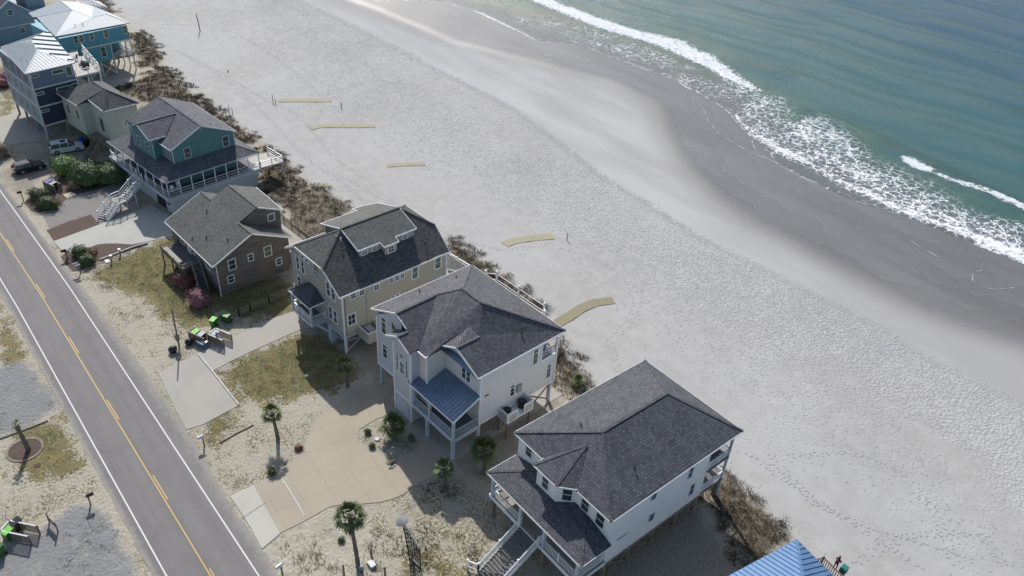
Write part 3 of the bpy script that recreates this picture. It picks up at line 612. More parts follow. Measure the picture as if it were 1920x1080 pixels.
def plate(mb, pts, nrm, th=.15):
    "plate from a vertical outline, extruded against its outward direction"
    n = Vector((math.cos(R(nrm)), math.sin(R(nrm)), 0)); k = len(pts); A = [Vector(p) for p in pts]; B = [p-n*th for p in A]
    return mb.add(A+B, [tuple(range(k)), tuple(range(2*k-1, k-1, -1))]+[(i, i+k, (i+1) % k+k, (i+1) % k) for i in range(k)])
def post(h, x, y, z0, z1, s=.2, m='white', name='column'):
    return MB().box(x-s/2, x+s/2, y-s/2, y+s/2, z0, z1).build(name, M[m], h)
def brace(h, a, b, m='pile', s=.09, wd=.14, name='brace'):
    return MB().beam(a, b, s, wd).build(name, M[m], h)
def vent(h, x, y, z, m='dark', s=.09, ht=.35):
    mb = MB(); mb.tube([(x, y, z-.1), (x, y, z+ht)], [s*.6, s*.6], 8); mb.tube([(x, y, z+ht*.6), (x, y, z+ht)], [s, s*.8], 8)
    return mb.build('vent_pipe', M[m], h)
def stairs(h, a, b, wd, n, m, mstr, name='stairs', rail_m=None):
    "flight from a (top centre) to b (bottom centre)"
    a = Vector(a); b = Vector(b); d = Vector((b.x-a.x, b.y-a.y, 0)); L = d.length; d.normalize(); s = Vector((-d.y, d.x, 0)); mb = MB(); st = MB()
    for i in range(n):
        t_ = (i+.5)/n; p = a.lerp(b, t_); q0 = p-s*wd/2; q1 = p+s*wd/2; mb.beam(q0, q1, L/n*.92, .05)
    for k in (-1, 1): st.beam(a+s*k*wd/2-Vector((0,0,.12)), b+s*k*wd/2-Vector((0,0,.12)), .06, .28)
    o = mb.build(name, M[m], h); build_each(st, 'stringer', M[mstr], o)
    if rail_m:
        for k in (-1, 1): rail(h, [a+s*k*wd/2, b+s*k*wd/2], .95, rail_m, name='stair_railing')
    return o
def chair(loc, deg, m, label, h_=.42, grp=None):
    e = empty('deck_chair', loc, deg, label, 'chair', grp)
    MB().box(-.27, .27, -.25, .27, h_-.05, h_).build('seat', M[m], e); q = MB(); q.beam((0, .25, h_), (0, .42, h_+.55), .5, .04, up=(0, 1, 0)); q.build('backrest', M[m], e)
    for x in (-.25, .25):
        for y in (-.22, .24): MB().box(x-.025, x+.025, y-.025, y+.025, 0, h_-.05).build('leg', M[m], e)
    for x in (-.3, .3): MB().box(x-.03, x+.03, -.25, .28, h_+.17, h_+.21).build('armrest', M[m], e)
    return e
# ================================================================ nearest white house
h = empty('beach_house', (-36.4, 34.8, 0), 0, 'white stilt house with slate grey hip roof and white stairs to its shingled front porch', 'house')
wall(h, [(-.45,.35),(3.4,.35),(3.4,-.8),(5.9,-.8),(7.15,.35),(11.25,.35),(11.25,13.1),(-.45,13.1)], 2.35, 8.36, 'sWhite')
E8 = 8.5; A=(-.8,-.05,E8); B=(11.5,-.05,E8); C=(11.5,17.2,E8); D=(-.8,17.2,E8); r1=(5.35,4.65,10.85); r2=(5.35,13.0,10.85)
roof(h, [[A,B,r1],[B,C,r2,r1],[C,D,r2],[D,A,r1,r2]], 'roofgrey', ridges=[(r1,r2),(A,r1),(B,r1),(C,r2),(D,r2)])
bt = (5.2,3.0,10.12); b0=(3.15,.2,8.56); b1=(3.15,-1.15,8.53); b2=(6.1,-1.15,8.53); b3=(7.55,.15,8.56)
roof(h, [[b0,b1,bt],[b1,b2,bt],[b2,b3,bt]], 'roofgrey', .12, ridges=[(b1,bt),(b2,bt)], name='bay_roof')
fascia(h, [(A,(3.15,-.05,E8)),((7.55,-.05,E8),B),(B,C),(C,D),(D,A),(b1,b2),(b2,b3),(b0,b1)], ht=.17)
pa=(-.6,-3.15,5.55); pb=(11.75,-3.15,5.55); pc=(11.75,.34,5.55); pd=(-.6,.34,5.55); q1=(2.7,.34,6.5); q2=(8.45,.34,6.5)
roof(h, [[pa,pb,q2,q1],[pb,pc,q2],[pd,pa,q1]], 'roofgrey', ridges=[(pa,q1),(pb,q2)], name='porch_roof')
fascia(h, [(pa,pb),(pb,pc),(pd,pa)], ht=.17)
MB().box(-.1, 11.4, -3.0, .34, 2.75, 2.95).build('porch_floor', M['deckwood'], h)
build_each(MB().box(-.16, 11.46, -3.06, -3.0, 2.6, 3.0).box(-.16, -.1, -3.0, .34, 2.6, 3.0).box(11.4, 11.46, -3.0, .34, 2.6, 3.0), 'rim_board', M['white'], h)
for x in (.1, 4.0, 7.1, 11.2): post(h, x, -2.85, 2.95, 5.5, .28, 'bluewhite')
rail(h, [(.1,-.0,2.95),(.1,-2.85,2.95),(4.15,-2.85,2.95)], .95); rail(h, [(6.75,-2.85,2.95),(11.2,-2.85,2.95),(11.2,.1,2.95)], .95)
stairs(h, (5.45,-3.05,2.9), (5.45,-7.5,.15), 2.4, 16, 'greydeck', 'white')
rail(h, [(4.2,-3.05,2.9),(4.2,-7.5,.2)], 1.0, 'white', name='stair_railing', every=2.4); rail(h, [(6.7,-3.05,2.9),(6.7,-7.5,.2)], 1.0, 'white', name='stair_railing', every=2.4); rail(h, [(4.2,-7.5,.2),(3.3,-8.0,.2)], .9, 'white', name='stair_railing')
for x in (.2, 4.0, 7.1, 11.1):
    for y in (-2.7, .7, 3.8, 6.9, 10.0, 12.8, 16.0): post(h, x, y, -.2, 2.7 if y < 0 or y > 13 else 2.34, .3, 'pile', 'pile')
for y0, y1 in ((.7,3.8),(3.8,6.9),(6.9,10.),(10.,12.8)):
    brace(h, (11.3,y0,.2), (11.3,y1,2.2)); brace(h, (11.2,y1,.2), (11.2,y0,2.2))
for y in (3.8,6.9,10.): brace(h, (11.1,y,.4), (7.1,y,2.2))
build_each(MB().box(11.26, 11.36, .3, 13.0, 2.22, 2.36), 'skirt_board', M['wood'], h)
# seaward balconies
for z in (2.75, 5.75): MB().box(-.4, 11.4, 13.1, 16.2, z-.25, z).build('balcony', M['greydeck'], h)
for z in (2.75, 5.75): rail(h, [(11.3,13.15,z),(11.3,16.15,z),(-.3,16.15,z)], .95, 'white')
for x in (11.3, 7.4, 3.5, -.3): post(h, x, 16.15, -.1, 8.33, .2, 'bluewhite')
for x in (1.0, 2.85): win(h, (x,.35,7.35), -90, .8, 1.15)
win(h, (4.55,-.8,7.3), -90, .75, 1.35); win(h, (6.6,-.17,7.3), -47, .8, 1.4); win(h, (8.3,.35,7.25), -90, .85, 1.4); win(h, (10.1,.35,7.1), -90, .9, 1.45)
win(h, (11.25,5.5,7.55), 0, .55, .7, m='bluewhite', bw=.05); win(h, (11.25,5.9,4.5), 0, .6, .8, m='bluewhite', bw=.05); win(h, (11.25,10.4,7.3), 0, .45, 1.4, m='bluewhite', bw=.05); win(h, (11.25,11.4,4.3), 0, .45, 1.35, m='bluewhite', bw=.05)
win(h, (11.25,2.7,7.95), 0, 1.35, .14, None, 'white', bw=.015); win(h, (11.25,2.2,4.8), 0, 1.25, .16, None, 'white', bw=.015)
win(h, (2.0,.35,4.2), -90, .9, 1.4); win(h, (8.8,.35,4.2), -90, .9, 1.4)
dr = MB().box(4.9, 5.9, .22, .34, 2.96, 5.05).build('door', M['bluewhite'], h); MB().tube([(5.75,.16,4.0),(5.75,.22,4.0)], .05).build('handle', M['dark'], dr)
for x, y in ((9.2,4.9),(3.2,4.2)): vent(h, x, y, 10.85-(abs(x-5.35)*.382)+.02)
chair((-36.4+3.1, 34.8-1.2, 2.95), 200, 'teal', 'teal chair on the left end of the shingled front porch')
# ================================================================ white house with blue porch roof
h = empty('beach_house', (-57.95, 33.3, 0), 3.0, 'pale grey two storey stilt house with blue metal front porch roof and purple grey roof', 'house')
ZB, ZE = 2.75, 9.5
wall(h, [(0,0),(4.4,0),(4.4,5),(0,5)], ZB, 9.55, 'sFrontShade'); wall(h, [(4.4,-1),(7.2,-1),(7.2,4.8),(4.4,4.8)], .05, 9.45, 'sFrontShade', lab='pale tower reaching the ground')
wall(h, [(7.2,0),(8.55,0),(8.55,2.35),(13.9,2.35),(13.9,12.9),(0,12.9),(0,5.0),(4.4,5.0),(7.2,4.8)], ZB, 6.8, 'sLight')
wall(h, [(7.2,0),(8.55,0),(8.55,2.35),(13.9,2.35),(13.9,10.6),(10.9,10.6),(10.9,12.9),(0,12.9),(0,5.0),(4.4,5.0),(7.2,4.8)], 6.8, 9.3, 'sLight', 'upper_wall')
MB().box(10.95,13.8,10.65,12.8,6.8,6.86).build('balcony_floor', M['greydeck'], h)
# the left and front slopes
L0=(-1.05,.0,9.6); L1=(-1.05,13.7,9.6); wr0=(3.45,.0,11.65); wr1=(3.45,5.2,11.7); pk1=(5.55,6.8,12.95); pk2=(8.6,6.75,12.95); BR=(14.2,13.6,9.6)
f1=[L0,wr0,wr1,pk1,L1]
dk0=(5.5,.0,10.68)
c0=(7.35,-1.3,9.55); c1=(8.85,-.3,9.55); v0=(4.6,-1.35,9.9)
gR=(10.95,1.7,11.2); gB=(10.95,4.7,11.2); g1=(14.25,1.7,9.6); g0=(8.9,1.6,10.35)
bay0=(5.5,-1.35,10.65); bay1=(5.5,-.004,10.65)
roof(h, [f1, [wr0,(7.35,.0,9.75),(7.5,-.35,9.6),wr1],
         [wr1,(7.5,-.35,9.55),(8.85,-.35,9.55),(8.95,1.65,10.4),(9.6,4.5,11.6),pk2,pk1],
         [pk2,(10.95,4.7,11.25),(14.25,1.7,9.6),(14.25,13.6,9.6)], [pk2,BR,L1,pk1], [(9.6,4.5,11.6),(10.95,4.7,11.25),pk2],
         [gR,(14.25,1.7,9.6),gB], [gR,gB,(9.6,4.5,11.6),(8.4,1.6,9.98)]],
     'roofpurple', ridges=[(wr0,wr1),(wr1,pk1),(pk1,pk2),(pk2,BR),(gR,gB),(pk1,L1)])
roof(h, [[(3.5,-1.35,9.62),bay0,bay1,(3.5,-.004,9.62)],[bay0,(7.4,-1.35,9.72),(7.4,-.36,9.72),(7.4,-.004,9.72),bay1]], 'roofpurple', .12, ridges=[(bay0,bay1)], name='bay_roof')
mb = MB(); plate(mb, [(0,-.0,9.5),(4.4,-.0,9.5),(4.4,0,11.2),(3.45,0,11.6)], -90, .1); plate(mb, [(4.4,-1,9.4),(7.2,-1,9.4),(5.5,-1,10.5)], -90, .1); plate(mb, [(8.6,2.34,9.25),(13.9,2.34,9.25),(13.9,2.34,9.75),(10.95,2.34,11.15),(8.6,2.34,10.0)], -90, .1); build_each(mb, 'gable_wall', M['sFrontShade'], h)
mb = MB().slab([(8.6,1.75,9.4),(14.15,1.75,9.4),(14.15,2.34,9.75),(8.6,2.34,9.75)], .08); mb.build('pent_roof', M['porchmetal'], h)
fascia(h, [(L0,wr0),(wr0,(5.2,0,10.80)),((3.5,-1.35,9.62),bay0),(bay0,(7.4,-1.35,9.72)),((7.5,-.35,9.6),(8.85,-.35,9.6)),((8.85,-.35,9.6),(8.4,1.6,10.0)),((8.4,1.6,10.0),gR),(gR,g1),(g1,(14.25,13.6,9.6)),(BR,L1),(L1,L0)], ht=.18)
pr=[(6.8,-1.15,5.55),(14.2,-1.15,5.55),(14.0,2.34,6.75),(8.55,2.34,6.75),(8.55,.0,5.95),(7.2,.0,5.95),(6.8,-.4,5.8)]
roof(h, [pr], 'porchmetal', .1, name='porch_roof'); seams(h, [[(6.8,-1.15,5.55),(14.2,-1.15,5.55),(14.0,2.34,6.75),(7.3,2.34,6.75)]], 'porchmetal', .42)
fascia(h, [(pr[0],pr[1]),(pr[1],pr[2])], ht=.2)
MB().box(7.3, 14.0, -.95, 2.34, 2.75, 2.95).build('porch_floor', M['greydeck'], h)
build_each(MB().box(7.2, 14.06, -1.02, -.95, 2.45, 3.0).box(14.0, 14.06, -.95, 2.3, 2.45, 3.0), 'rim_board', M['bluewhite'], h)
rail(h, [(7.35,-.85,2.95),(10.2,-.85,2.95),(13.9,-.85,2.95),(13.9,2.3,2.95)], .95, 'bluewhite', every=3.2)
for x in (7.4, 10.1, 13.85): post(h, x, -.85, 2.95, 5.5, .26, 'bluewhite')
for x in (9.75, 13.85): post(h, x, -.85, 0, 2.5, .32, 'bluewhite')
for x in (.25, 13.7):
    for y in (.2 if x < 1 else 2.5, 5.5, 9.2, 12.6): post(h, x, y, 0, 2.74, .3, 'bluewhite' if y < 3 or x > 13 and y > 12 else 'pile', 'pile')
for x in (4.5, 9.2):
    for y in (5.5, 9.2, 12.6): post(h, x, y, 0, 2.74, .3, 'pile', 'pile')
for y0, y1 in ((2.5,5.5),(5.5,9.2),(9.2,12.6)): brace(h, (13.75,y0,.2), (13.75,y1,2.6), 'wood'); brace(h, (13.65,y1,.2), (13.65,y0,2.6), 'wood')
brace(h, (.3,.3,2.6), (.3,5.4,.3), 'dark', .04, .04)
build_each(MB().box(13.9, 13.97, 2.35, 12.8, 2.75, 3.0).box(0, 4.4, -.06, 0, 2.75, 3.05).box(4.4, 7.2, -1.06, -1.0, 2.7, 2.95), 'band_board', M['white'], h)
mb = MB()
for x, y in ((0,0),(4.4,-1),(7.2,-1),(8.55,0),(13.9,2.35),(13.9,12.85)): mb.box(x-.1, x+.1, y-.07, y+.1, 2.7 if x not in (4.4,7.2) else .1, 9.3)
build_each(mb, 'corner_board', M['white'], h)
# windows
win(h, (1.3,0,8.75), -90, .75, 2.0, 'transom'); win(h, (1.35,0,5.35), -90, .75, 1.7, 'transom')
mb = MB(); plate(mb, [(2.7,-.01,9.2),(3.9,-.01,9.2),(2.7,-.01,10.2)], -90, .03); f_ = mb.build('window', M['glass'], h); f_['label'] = 'triangular window'
for x, w_, hh in ((5.0,.3,2.3),(6.6,.3,2.3)): win(h, (x,-1,6.95), -90, w_, hh, 'sash', gl='greenglass', bw=.09)
win(h, (5.8,-1,6.6), -90, .62, 1.5, 'grid', gl='greenglass', bw=.1)
mb = MB(); mb.tube([(5.8,-1.08,8.15),(5.8,-1.0,8.15)], [.36,.36], 20); f_ = mb.build('window', M['white'], h); f_['label'] = 'round window'; MB().tube([(5.8,-1.1,8.15),(5.8,-1.06,8.15)], [.28,.28], 20).build('pane', M['greenglass'], f_)
win(h, (11.8,2.34,8.05), -90, 1.25, 1.35, 'double'); win(h, (10.9,2.34,4.2), -90, 1.3, 1.9, 'double')
win(h, (13.9,6.75,4.95), 0, .55, 1.35, 'transom', bw=.13); win(h, (13.9,9.7,7.9), 0, .6, 1.9, 'transom', bw=.13); win(h, (13.9,11.95,4.75), 0, .6, 1.75, 'transom', bw=.13)
gd = MB().box(4.75, 6.9, -1.05, -1.0, .1, 2.2).build('garage_door', M['bluewhite'], h)
# corner balcony at the back
build_each(MB().box(13.85, 13.99, 10.65, 12.75, 6.7, 6.9).box(13.85, 13.99, 10.5, 10.65, 6.7, 9.25).box(13.8, 13.99, 12.75, 12.95, 6.7, 9.25).box(13.85,13.97,10.65,12.75,8.95,9.2), 'balcony_trim', M['white'], h)
rail(h, [(13.8,10.7,7.0),(13.8,12.8,7.0)], .8, 'bluewhite')
# rear deck, posts with ball caps
MB().box(-4.2, 6.5, 12.9, 20.4, 2.7, 2.9).build('rear_deck', M['whitedeck'], h)
mb = MB()
for x, y in ((-4.9,19.5),(-3.9,20.5),(0.1,20.5),(4.6,20.55),(5.7,19.5)):
    mb.box(x-.1, x+.1, y-.1, y+.1, -.2, 4.1); mb.tube([(x,y,4.1),(x,y,4.18),(x,y,4.36),(x,y,4.42)], [.10,.19,.17,.05], 10)
for a, b_ in (((-4.9,19.5),(-3.9,20.5)),((-3.9,20.5),(.1,20.5)),((.1,20.5),(4.6,20.55)),((4.6,20.55),(5.7,19.5))):
    for z in (3.9, 3.05): mb.beam((*a, z), (*b_, z), .06, .1)
mb.build('deck_railing', M['white'], h)
mb = MB().beam((-11.5,18.9,3.75), (-5.6,19.3,3.75), .12, .12).beam((-11.5,18.9,2.9), (-5.6,19.3,2.9), .12, .12)
for i in range(5): mb.box(-11.5+i*1.45, -11.35+i*1.45, 18.9, 19.1, -.2, 3.9)
mb.build('walkway_railing', M['white'], h)
# condenser platform
p_ = MB().box(13.9, 15.4, 4.9, 8.5, 2.45, 2.6).build('unit_platform', M['white'], h)
mb = MB().box(13.9, 15.4, 4.9, 4.98, 2.4, 3.75).box(13.9, 15.4, 8.42, 8.5, 2.4, 3.75).box(15.33, 15.41, 4.98, 6.3, 2.4, 3.75).box(15.33, 15.41, 7.2, 8.42, 2.4, 3.75); build_each(mb, 'screen_wall', M['white'], h)
build_each(MB().box(15.42, 15.44, 5.15, 6.15, 2.6, 3.55).box(15.42, 15.44, 7.35, 8.3, 2.6, 3.55).box(14.1, 15.2, 4.87, 4.89, 2.6, 3.55), 'screen_panel', M['ac'], h)
for x, y in ((15.2,5.1),(15.2,8.2)): post(h, x, y, 0, 2.44, .14, 'redwood', 'pile')
for y in (5.7, 7.7): MB().tube([(14.5,y,2.6),(14.5,y,3.4)], [.4,.4], 14).tube([(14.5,y,3.4),(14.5,y,3.45)], [.42,.3], 14).build('condenser', M['dark'], h)
MB().box(13.9, 14.15, 7.3, 7.9, 4.4, 5.3).build('meter_box', M['grey'], h)
MB().box(13.9, 13.93, 3.0, 3.5, 6.2, 6.4).build('wall_sign', M['redcloth'], h)
for x, y, z in ((.5,5.2,10.32),(1.2,9.6,10.6),(12.6,8.8,10.4)): vent(h, x, y, z)
chair((-57.95+12.6, 33.3+12.2, 7.0), 30, 'offwhite', 'pale chair on the corner balcony of the pale grey house')
# ================================================================ khaki house
hx = W(650, 662); h = empty('beach_house', hx, 3.4, 'khaki sided tall house with dark shingle roof, wide shed dormers and small front porch', 'house')
wall(h, [(-10.8,0),(0,0),(0,14.6),(-10.8,14.6)], 2.2, 8.15, 'sKhaki')
mb = MB(); plate(mb, [(-10.8,-.03,2.2),(-.0,-.03,2.2),(-.0,-.03,8.15),(-3.0,-.03,10.1),(-9.1,-.03,10.1),(-10.8,-.03,8.9)], -90, .3); mb.build('front_wall', M['sTaupe'], h)
eL, eR = (-11.35,-.45,8.85), (.12,-.45,8.1); hL, hR = (-9.15,-.45,10.2), (-3.1,-.45,10.2); rf=(-6.1,3.9,12.2); rb=(-6.1,12.3,12.2); bR_=(.12,15.0,8.1); bL_=(-11.35,15.0,8.85); kR=(-3.1,15.3,10.2); kL=(-9.15,15.3,10.2)
roof(h, [[hL,hR,rf],[hR,eR,bR_,kR,rb,rf],[kR,kL,rb],[kL,bL_,eL,hL,rf,rb]], 'roofolive', ridges=[(rf,rb),(hL,rf),(hR,rf),(kR,rb),(kL,rb)])
fascia(h, [(eL,hL),(hL,hR),(hR,eR),(eR,bR_),(bR_,kR),(kR,kL),(kL,bL_),(bL_,eL)])
# right dormer
dr_=[(-6.1,4.0,12.32),(-2.72,4.0,11.02),(-2.72,7.0,11.02),(-1.98,7.0,10.74),(-1.98,9.1,10.74),(-2.72,9.1,11.02),(-2.72,12.2,11.02),(-6.1,12.2,12.32)]
roof(h, [dr_], 'roofbrown', .14, ridges=[((-6.1,4.0,12.34),(-6.1,12.2,12.34))], name='dormer_roof')
fascia(h, [(dr_[i], dr_[i+1]) for i in range(0, 7)], ht=.16)
def under(pts): return [(x, y, 8.1+(.12-x)*.664-.05) for x, y in pts]
mb = MB(); plate(mb, [(-2.85,4.25,9.8),(-2.85,11.9,9.8),(-2.85,11.9,10.95),(-2.85,4.25,10.95)], 0, 1.5); mb.build('dormer_wall', M['sTaupe'], h)
mb = MB(); plate(mb, [(-2.1,7.2,9.3),(-2.1,8.9,9.3),(-2.1,8.9,10.62),(-2.1,7.2,10.62)], 0, 1.5); mb.build('dormer_wall', M['sTaupe'], h)
for v in (4.9, 6.3): win(h, (-2.85,v,10.42), 0, .62, .5, 'grid', bw=.1)
win(h, (-2.1,8.05,10.05), 0, .75, .75, 'grid', bw=.12); win(h, (-2.85,10.6,10.42), 0, .62, .5, 'grid', bw=.1)
# left dormer
dl=[(-6.1,4.0,12.32),(-10.5,4.0,10.9),(-10.5,9.1,10.9),(-11.6,9.1,10.55),(-11.6,10.6,10.55),(-10.6,12.2,10.87),(-6.1,12.2,12.32)]
roof(h, [dl], 'roofbrown', .14, name='dormer_roof'); fascia(h, [(dl[i], dl[i+1]) for i in range(0, 6)], ht=.16)
mb = MB(); plate(mb, [(-10.0,4.3,9.0),(-10.0,11.9,9.0),(-10.0,11.9,10.95),(-10.0,4.3,10.95)], 180, 1.5); plate(mb, [(-10.0,4.3,9.0),(-6.1,4.3,9.0),(-6.1,4.3,12.2),(-10.0,4.3,10.95)], -90, .2); build_each(mb, 'dormer_wall', M['sTaupe'], h)
# belt trim, hexagon bay, sign
mb = MB(); mb.beam((-10.9,-.08,8.75), (-3.0,-.08,8.7), .06, .14); mb.beam((-3.0,-.08,8.7), (-.1,-.08,8.0), .06, .14); mb.build('belt_trim', M['bluewhite'], h)
mb = MB(); plate(mb, [(-7.9,-.42,8.95),(-5.0,-.42,8.95),(-5.0,-.42,10.0),(-7.9,-.42,10.0)], -90, .4); mb.build('gable_bay', M['sTaupe'], h)
mb = MB()
for a, b_ in (((-7.9,-.45,8.95),(-5.0,-.45,8.95)),((-7.9,-.45,8.95),(-7.9,-.45,10)),((-5.0,-.45,8.95),(-5.0,-.45,10.))): mb.beam(a, b_, .08, .12)
mb.build('bay_trim', M['bluewhite'], h)
win(h, (-7.25,-.42,9.65), -90, .6, .35, None); win(h, (-6.3,-.42,9.65), -90, .6, .35, None)
for i, x in enumerate((-9.3,-8.2)): win(h, (x,-.03,7.6), -90, .55, 1.75, 'sash')
for x in (-2.8,-1.8): win(h, (x,-.03,7.5), -90, .6, 1.85, 'sash')
for x in (-2.75,-1.75): win(h, (x,-.03,4.2), -90, .6, 1.7, 'sash')
win(h, (-9.4,-.03,4.9), -90, .7, 1.4, 'sash')
mb = MB(); mb.box(-5.95,-5.15,-.08,-.03,8.22,8.32).box(-5.6,-5.0,-.08,-.03,8.08,8.20).add([(-5.1,-.08,8.2),(-4.75,-.08,8.0),(-5.0,-.08,7.9),(-5.1,-.03,8.2),(-4.75,-.03,8.0),(-5.0,-.03,7.9)],[(0,2,1),(3,4,5),(0,1,4,3),(1,2,5,4),(2,0,3,5)]); o = mb.build('wall_emblem', M['logo'], h); o['label'] = 'small light blue emblem on the front wall'
win(h, (0,1.35,7.55), 0, .62, .62, 'grid'); win(h, (0,2.5,7.5), 0, .62, .62, 'grid'); win(h, (0,4.45,7.35), 0, .6, .62, 'grid')
for v in (6.45,7.25,8.05): win(h, (0,v,7.45), 0, .5, .55, 'grid', bw=.09)
win(h, (0,9.85,7.15), 0, .75, 1.55, 'sash', gl='greenglass', bw=.14); win(h, (0,13.25,7.2), 0, .8, 1.6, 'sash', gl='greenglass', bw=.14)
win(h, (0,.95,4.45), 0, .9, 1.35, 'grid', bw=.14); win(h, (0,7.0,5.0), 0, 1.1, .3, 'double', bw=.1); win(h, (0,13.2,4.9), 0, 1.1, .3, 'double', bw=.1)
MB().box(-.12,.06,-.12,.06,0,8.1).build('corner_board', M['white'], h); MB().box(-.1,.05,14.45,14.65,2.2,8.1).build('corner_board', M['white'], h)
MB().box(0,.09,3.0,3.12,2.6,8.0).build('downspout', M['sKhaki'], h)
build_each(MB().box(-10.9,0,-.1,-.04,2.05,2.35).box(0,.06,0,14.6,2.05,2.3), 'band_board', M['bluewhite'], h)
# porch
ce=[(-8.5,-2.1,5.15),(-3.9,-2.1,5.15),(-3.9,0,5.15),(-8.5,0,5.15)]; p1=(-6.9,-.03,6.15); p2=(-5.6,-.03,6.15)
roof(h, [[ce[0],ce[1],p2,p1],[ce[1],ce[2],p2],[ce[3],ce[0],p1]], 'roofgrey', .1, ridges=[(ce[0],p1),(ce[1],p2)], name='porch_roof'); fascia(h, [(ce[0],ce[1]),(ce[1],ce[2]),(ce[3],ce[0])], ht=.18)
MB().box(-8.2,-3.9,-1.95,0,2.45,2.65).build('porch_floor', M['greydeck'], h); build_each(MB().box(-8.25,-3.85,-2.0,-1.95,2.3,2.7).box(-3.9,-3.85,-1.95,0,2.3,2.7), 'rim_board', M['bluewhite'], h)
for x in (-8.1,-4.0): post(h, x, -1.85, 2.65, 5.1, .24, 'bluewhite')
rail(h, [(-8.1,-.1,2.65),(-8.1,-1.85,2.65),(-4.0,-1.85,2.65),(-4.0,-.1,2.65)], .95, 'white')
stairs(h, (-4.3,-1.0,2.45), (-2.6,1.4,.1), 1.0, 10, 'whitedeck', 'bluewhite')
for x in (-10.6,-7.2,-3.7,-.15):
    for y in (.1, 4.8, 9.6, 14.4): post(h, x, y, -.1, 2.2, .3, 'bluewhite' if x > -1 else 'pile', 'pile')
MB().box(-3.4,-2.7,-.2,.5,0,2.2).build('pile', M['bluewhite'], h)
brace(h, (0,.2,.3), (0,3.0,1.9), 'bluewhite'); brace(h, (-.1,.2,1.7), (-.1,3.2,1.1), 'bluewhite')
MB().box(0,2.1,1.7,4.6,1.75,1.9).build('unit_platform', M['bluewhite'], h); MB().box(0,2.1,1.7,1.78,1.9,3.2).box(2.03,2.11,1.78,4.6,1.9,3.2).build('screen_wall', M['sKhaki'], h)
MB().box(-.02,2.15,1.66,1.8,3.2,3.27).box(2.0,2.15,1.8,4.6,3.2,3.27).build('screen_cap', M['white'], h)
for y in (2.4,3.8): MB().box(.3,1.5,y-.1,y+.75,1.9,2.9).build('condenser', M['ac'], h)
MB().tube([(2.0,3.6,0),(2.0,3.6,1.75)], .07).build('pile', M['white'], h)
vent(h, -5.6, 3.1, 11.55, 'white', .08, .4); vent(h, -5.0, 3.3, 11.5, 'white', .08, .4); vent(h, -1.6, 12.6, 9.3)
# low rear porch roof and rail
rr=[(-.9,15.0,5.7),(3.3,17.5,4.6),(.1,19.5,4.6),(-4.5,19.5,4.6),(-4.5,15.0,5.7)]
roof(h, [[(-9,14.6,5.7),(.0,14.6,5.7),(2.4,17.8,4.8),(-9,17.8,4.8)]], 'roofolive', .12, name='rear_porch_roof'); fascia(h, [((.0,14.6,5.7),(2.4,17.8,4.8)),((2.4,17.8,4.8),(-9,17.8,4.8))], ht=.15)
MB().box(-9,2.6,14.6,18.2,2.3,2.5).build('rear_deck', M['whitedeck'], h); rail(h, [(-9,18.1,2.5),(2.5,18.1,2.5)], .95)
for x in (-8.9,-3.2,2.3): post(h, x, 17.6, 0, 4.65, .16)
# ================================================================ brown shake house
h = empty('beach_house', W(416.5, 557), 4, 'low weathered brown shake house with plain grey brown shingle roof and front deck', 'house')
wall(h, [(-12.8,0),(-.05,0),(-.05,9.8),(-12.8,9.8)], .9, 4.85, 'sWood'); wall(h, [(-12.6,.2),(-.3,.2),(-.3,9.6),(-12.6,9.6)], -.1, .9, 'sWood', 'foundation_wall')
mb = MB(); plate(mb, [(-.04,0,4.8),(-.04,9.8,4.8),(-.04,4.9,7.35)], 0, .2); mb.build('gable_wall', M['sWood'], h)
Fl=(-13.2,-.5,4.85); Fr=(.25,-.6,4.85); Lr=(.25,4.9,7.5); Ll=(-13.2,4.9,7.5); Br=(.25,10.35,4.9); Bl=(-13.2,10.35,4.9)
u0, u1 = -10.4, -3.0; R0=(u0,7.6,8.82); R1=(u1,7.6,8.82); e0=(u0,11.3,7.3); e1=(u1,11.0,7.3)
roof(h, [[Fl,Fr,Lr,(u1,4.9,7.5),R1,R0,(u0,4.9,7.5),Ll],[Lr,Br,(u1,10.35,4.9),(u1,4.9,7.5)],[(u0,4.9,7.5),(u0,10.35,4.9),Bl,Ll],[R1,e1,e0,R0]], 'roofbrown', ridges=[(R0,R1),(Lr,(u1,4.9,7.5)),(Ll,(u0,4.9,7.5))])
fascia(h, [(Fl,Fr),(Fr,Lr),(Lr,Br),(R1,e1),(e1,e0),(Fl,Ll)], ht=.16)
mb = MB(); plate(mb, [(u1-.05,5.2,7.3),(u1-.05,6.9,6.3),(u1-.05,10.6,5.0),(u1-.05,10.6,7.35),(u1-.05,7.6,8.65)], 0, .2); mb.build('upper_gable_wall', M['sGreyBlue'] if False else M['sWood'], h)
wall(h, [(u0+.1,8),(u1-.1,8),(u1-.1,10.6),(u0+.1,10.6)], 4.6, 7.2, 'sWood', 'upper_wall')
win(h, (u1-.05,9.3,6.75), 0, .8, .85, None, bw=.12)
for v, z, w_, hh in ((1.95,4.05,.85,1.35),(4.45,4.1,.6,.9),(6.8,4.1,.9,1.35),(8.1,2.0,.7,.9),(1.5,2.05,.75,.95)): win(h, (-.04,v,z), 0, w_, hh, 'sash', bw=.1)
for u, z in ((-9.5,3.7),(-6.5,3.7),(-2.6,3.4)): win(h, (u,0,z), -90, .9, 1.0, 'sash', bw=.1)
dd = MB().box(-8.2,-7.3,-.06,.0,2.5,4.4).build('door', M['offwhite'], h)
MB().box(.02,.10,-.14,-.04,.1,4.7).build('downspout', M['white'], h)
MB().box(-11.2,-5.1,-2.4,0,2.2,2.4).build('front_deck', M['greydeck'], h); MB().box(-10.6,-6.2,-2.35,-1.7,2.42,2.8).build('deck_bench', M['deckwood'], h)
